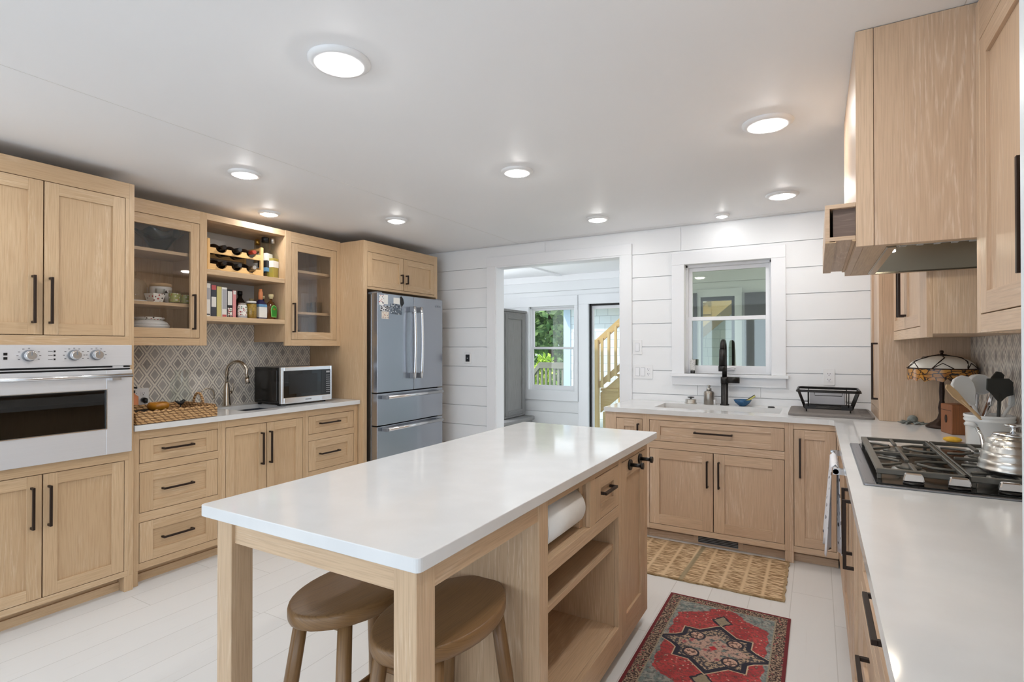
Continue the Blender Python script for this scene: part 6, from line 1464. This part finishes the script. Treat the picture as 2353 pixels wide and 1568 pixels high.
mb = MB(); mb.lathe([(0.078, 0.012), (0.078, 0.09), (0.07, 0.125), (0.048, 0.15), (0.012, 0.16)], n=28, cap0=False); mb.build('dome', 'clear_glass', t_, local=True)
mb = MB(); mb.lathe([(0.012, 0.16), (0.008, 0.168), (0.016, 0.178), (0.017, 0.188), (0.008, 0.198), (0.001, 0.2)], n=16); mb.build('knob', 'clear_glass', t_, local=True)
mb = MB(); mb.lathe([(0.05, 0), (0.088, 0.006), (0.09, 0.012)], n=28); mb.build('base_plate', 'ceramic_white', t_, local=True)
t_ = thing('canister', 'white printed canister with wooden lid on the middle cabinet shelf', 'canister', (-3.85, 1.955, 1.6455))
mb = MB(); mb.lathe([(0.062, 0), (0.065, 0.004), (0.065, 0.115), (0.062, 0.12)], n=26); mb.build('body', 'ceramic_white', t_, local=True); mb = MB(); mb.lathe([(0.066, 0.12), (0.066, 0.138), (0.06, 0.142)], n=26); mb.build('lid', 'bamboo', t_, local=True)
mb = MB(); mb.prism([(-0.012, 0.075), (0.012, 0.075), (0.0, 0.095)], 'x', 0.0645, 0.0665); mb.build('print', 'label_black', t_, local=True)
t_ = thing('bowl', 'white square bowl with black and red dots on the middle cabinet shelf', 'bowl', (-3.705, 1.845, 1.6455), 0.2)
mb = MB(); mb.M = Matrix.Rotation(PI / 4, 4, 'Z'); mb.lathe([(0.042, 0), (0.043, 0.004), (0.060, 0.058), (0.057, 0.058), (0.04, 0.006), (0.001, 0.005)], n=4, smooth=False); mb.build('body', 'dotted_china', t_, local=True, bev=0.003)
def glass_cup(label, x, y, z, r, h, mat, group=None):
    t = thing('drinking_glass', label, 'glass', (x, y, z), 0, group)
    mb = MB(); mb.lathe([(0.001, 0.005), (r * 0.85, 0.003), (r * 0.9, 0.0), (r, h), (r * 0.94, h), (r * 0.84, 0.008), (0.001, 0.008)], n=20); mb.build('glass', 'clear_glass', t, local=True)
    if mat: mb = MB(); mb.lathe([(r * 0.93, h * 0.12), (r * 1.0, h * 0.78)], n=20, cap0=False, cap1=False); mb.build('painted_band', mat, t, local=True)
    return t
glass_cup('green floral painted glass in the middle of the cabinet shelf', -3.70, 1.965, 1.6455, 0.036, 0.088, 'floral_glass')
glass_cup('green floral painted glass nearest the cabinet door handle', -3.72, 2.045, 1.6455, 0.036, 0.084, 'floral_glass')
glass_cup('plain clear glass between dotted bowl and floral glasses', -3.78, 1.915, 1.6455, 0.03, 0.10, None)
t_ = thing('serving_plate', 'wide white plate under the tureen at the bottom of the oven-side cabinet', 'plate', (-3.775, 1.855, GA))
mb = MB(); mb.lathe([(0.09, 0), (0.10, 0.003), (0.15, 0.012), (0.149, 0.015), (0.10, 0.007), (0.001, 0.006)], n=32); mb.build('body', 'ceramic_white', t_, local=True)
t_ = thing('tureen', 'lidded white tureen with leafy border at the bottom of the oven-side cabinet', 'tureen', (-3.775, 1.845, GA + 0.0152))
mb = MB(); mb.lathe([(0.085, 0), (0.105, 0.006), (0.113, 0.035), (0.112, 0.04)], n=32, cap1=False); mb.build('leaf_band', 'leafy_china', t_, local=True)
mb = MB(); mb.lathe([(0.1125, 0.038), (0.115, 0.06), (0.118, 0.066), (0.112, 0.07)], n=32); mb.build('body', 'ceramic_white', t_, local=True)
mb = MB(); mb.lathe([(0.114, 0.068), (0.10, 0.09), (0.07, 0.104)], n=32); mb.build('lid', 'ceramic_white', t_, local=True)
mb = MB(); mb.lathe([(0.072, 0.102), (0.09, 0.112), (0.085, 0.12), (0.03, 0.124), (0.001, 0.124)], n=32); mb.build('lid_pattern', 'dotted_china', t_, local=True)
GL = 'glasses in the cabinet left of the refrigerator'
for i, (x_, y_) in enumerate(((-3.76, 3.135), (-3.74, 3.185), (-3.85, 3.17))):
    glass_cup(('clear tall glass on the middle shelf near the refrigerator, inner of the front pair', 'clear tall glass on the middle shelf next to the refrigerator-side wall', 'clear tall glass at the back of the middle shelf near the refrigerator')[i], x_, y_, 1.6455, 0.024, 0.10, None, GL)
gb = ('first from the door handle', 'second from the door handle', 'third from the door handle', 'fourth from the door handle', 'fifth from the door handle')
for i in range(5): glass_cup('short clear glass on the bottom shelf left of the refrigerator, ' + gb[i], -3.72 - 0.04 * (i % 2), 2.90 + 0.066 * i, GA, 0.029, 0.085 if i < 2 else 0.06, None, GL)
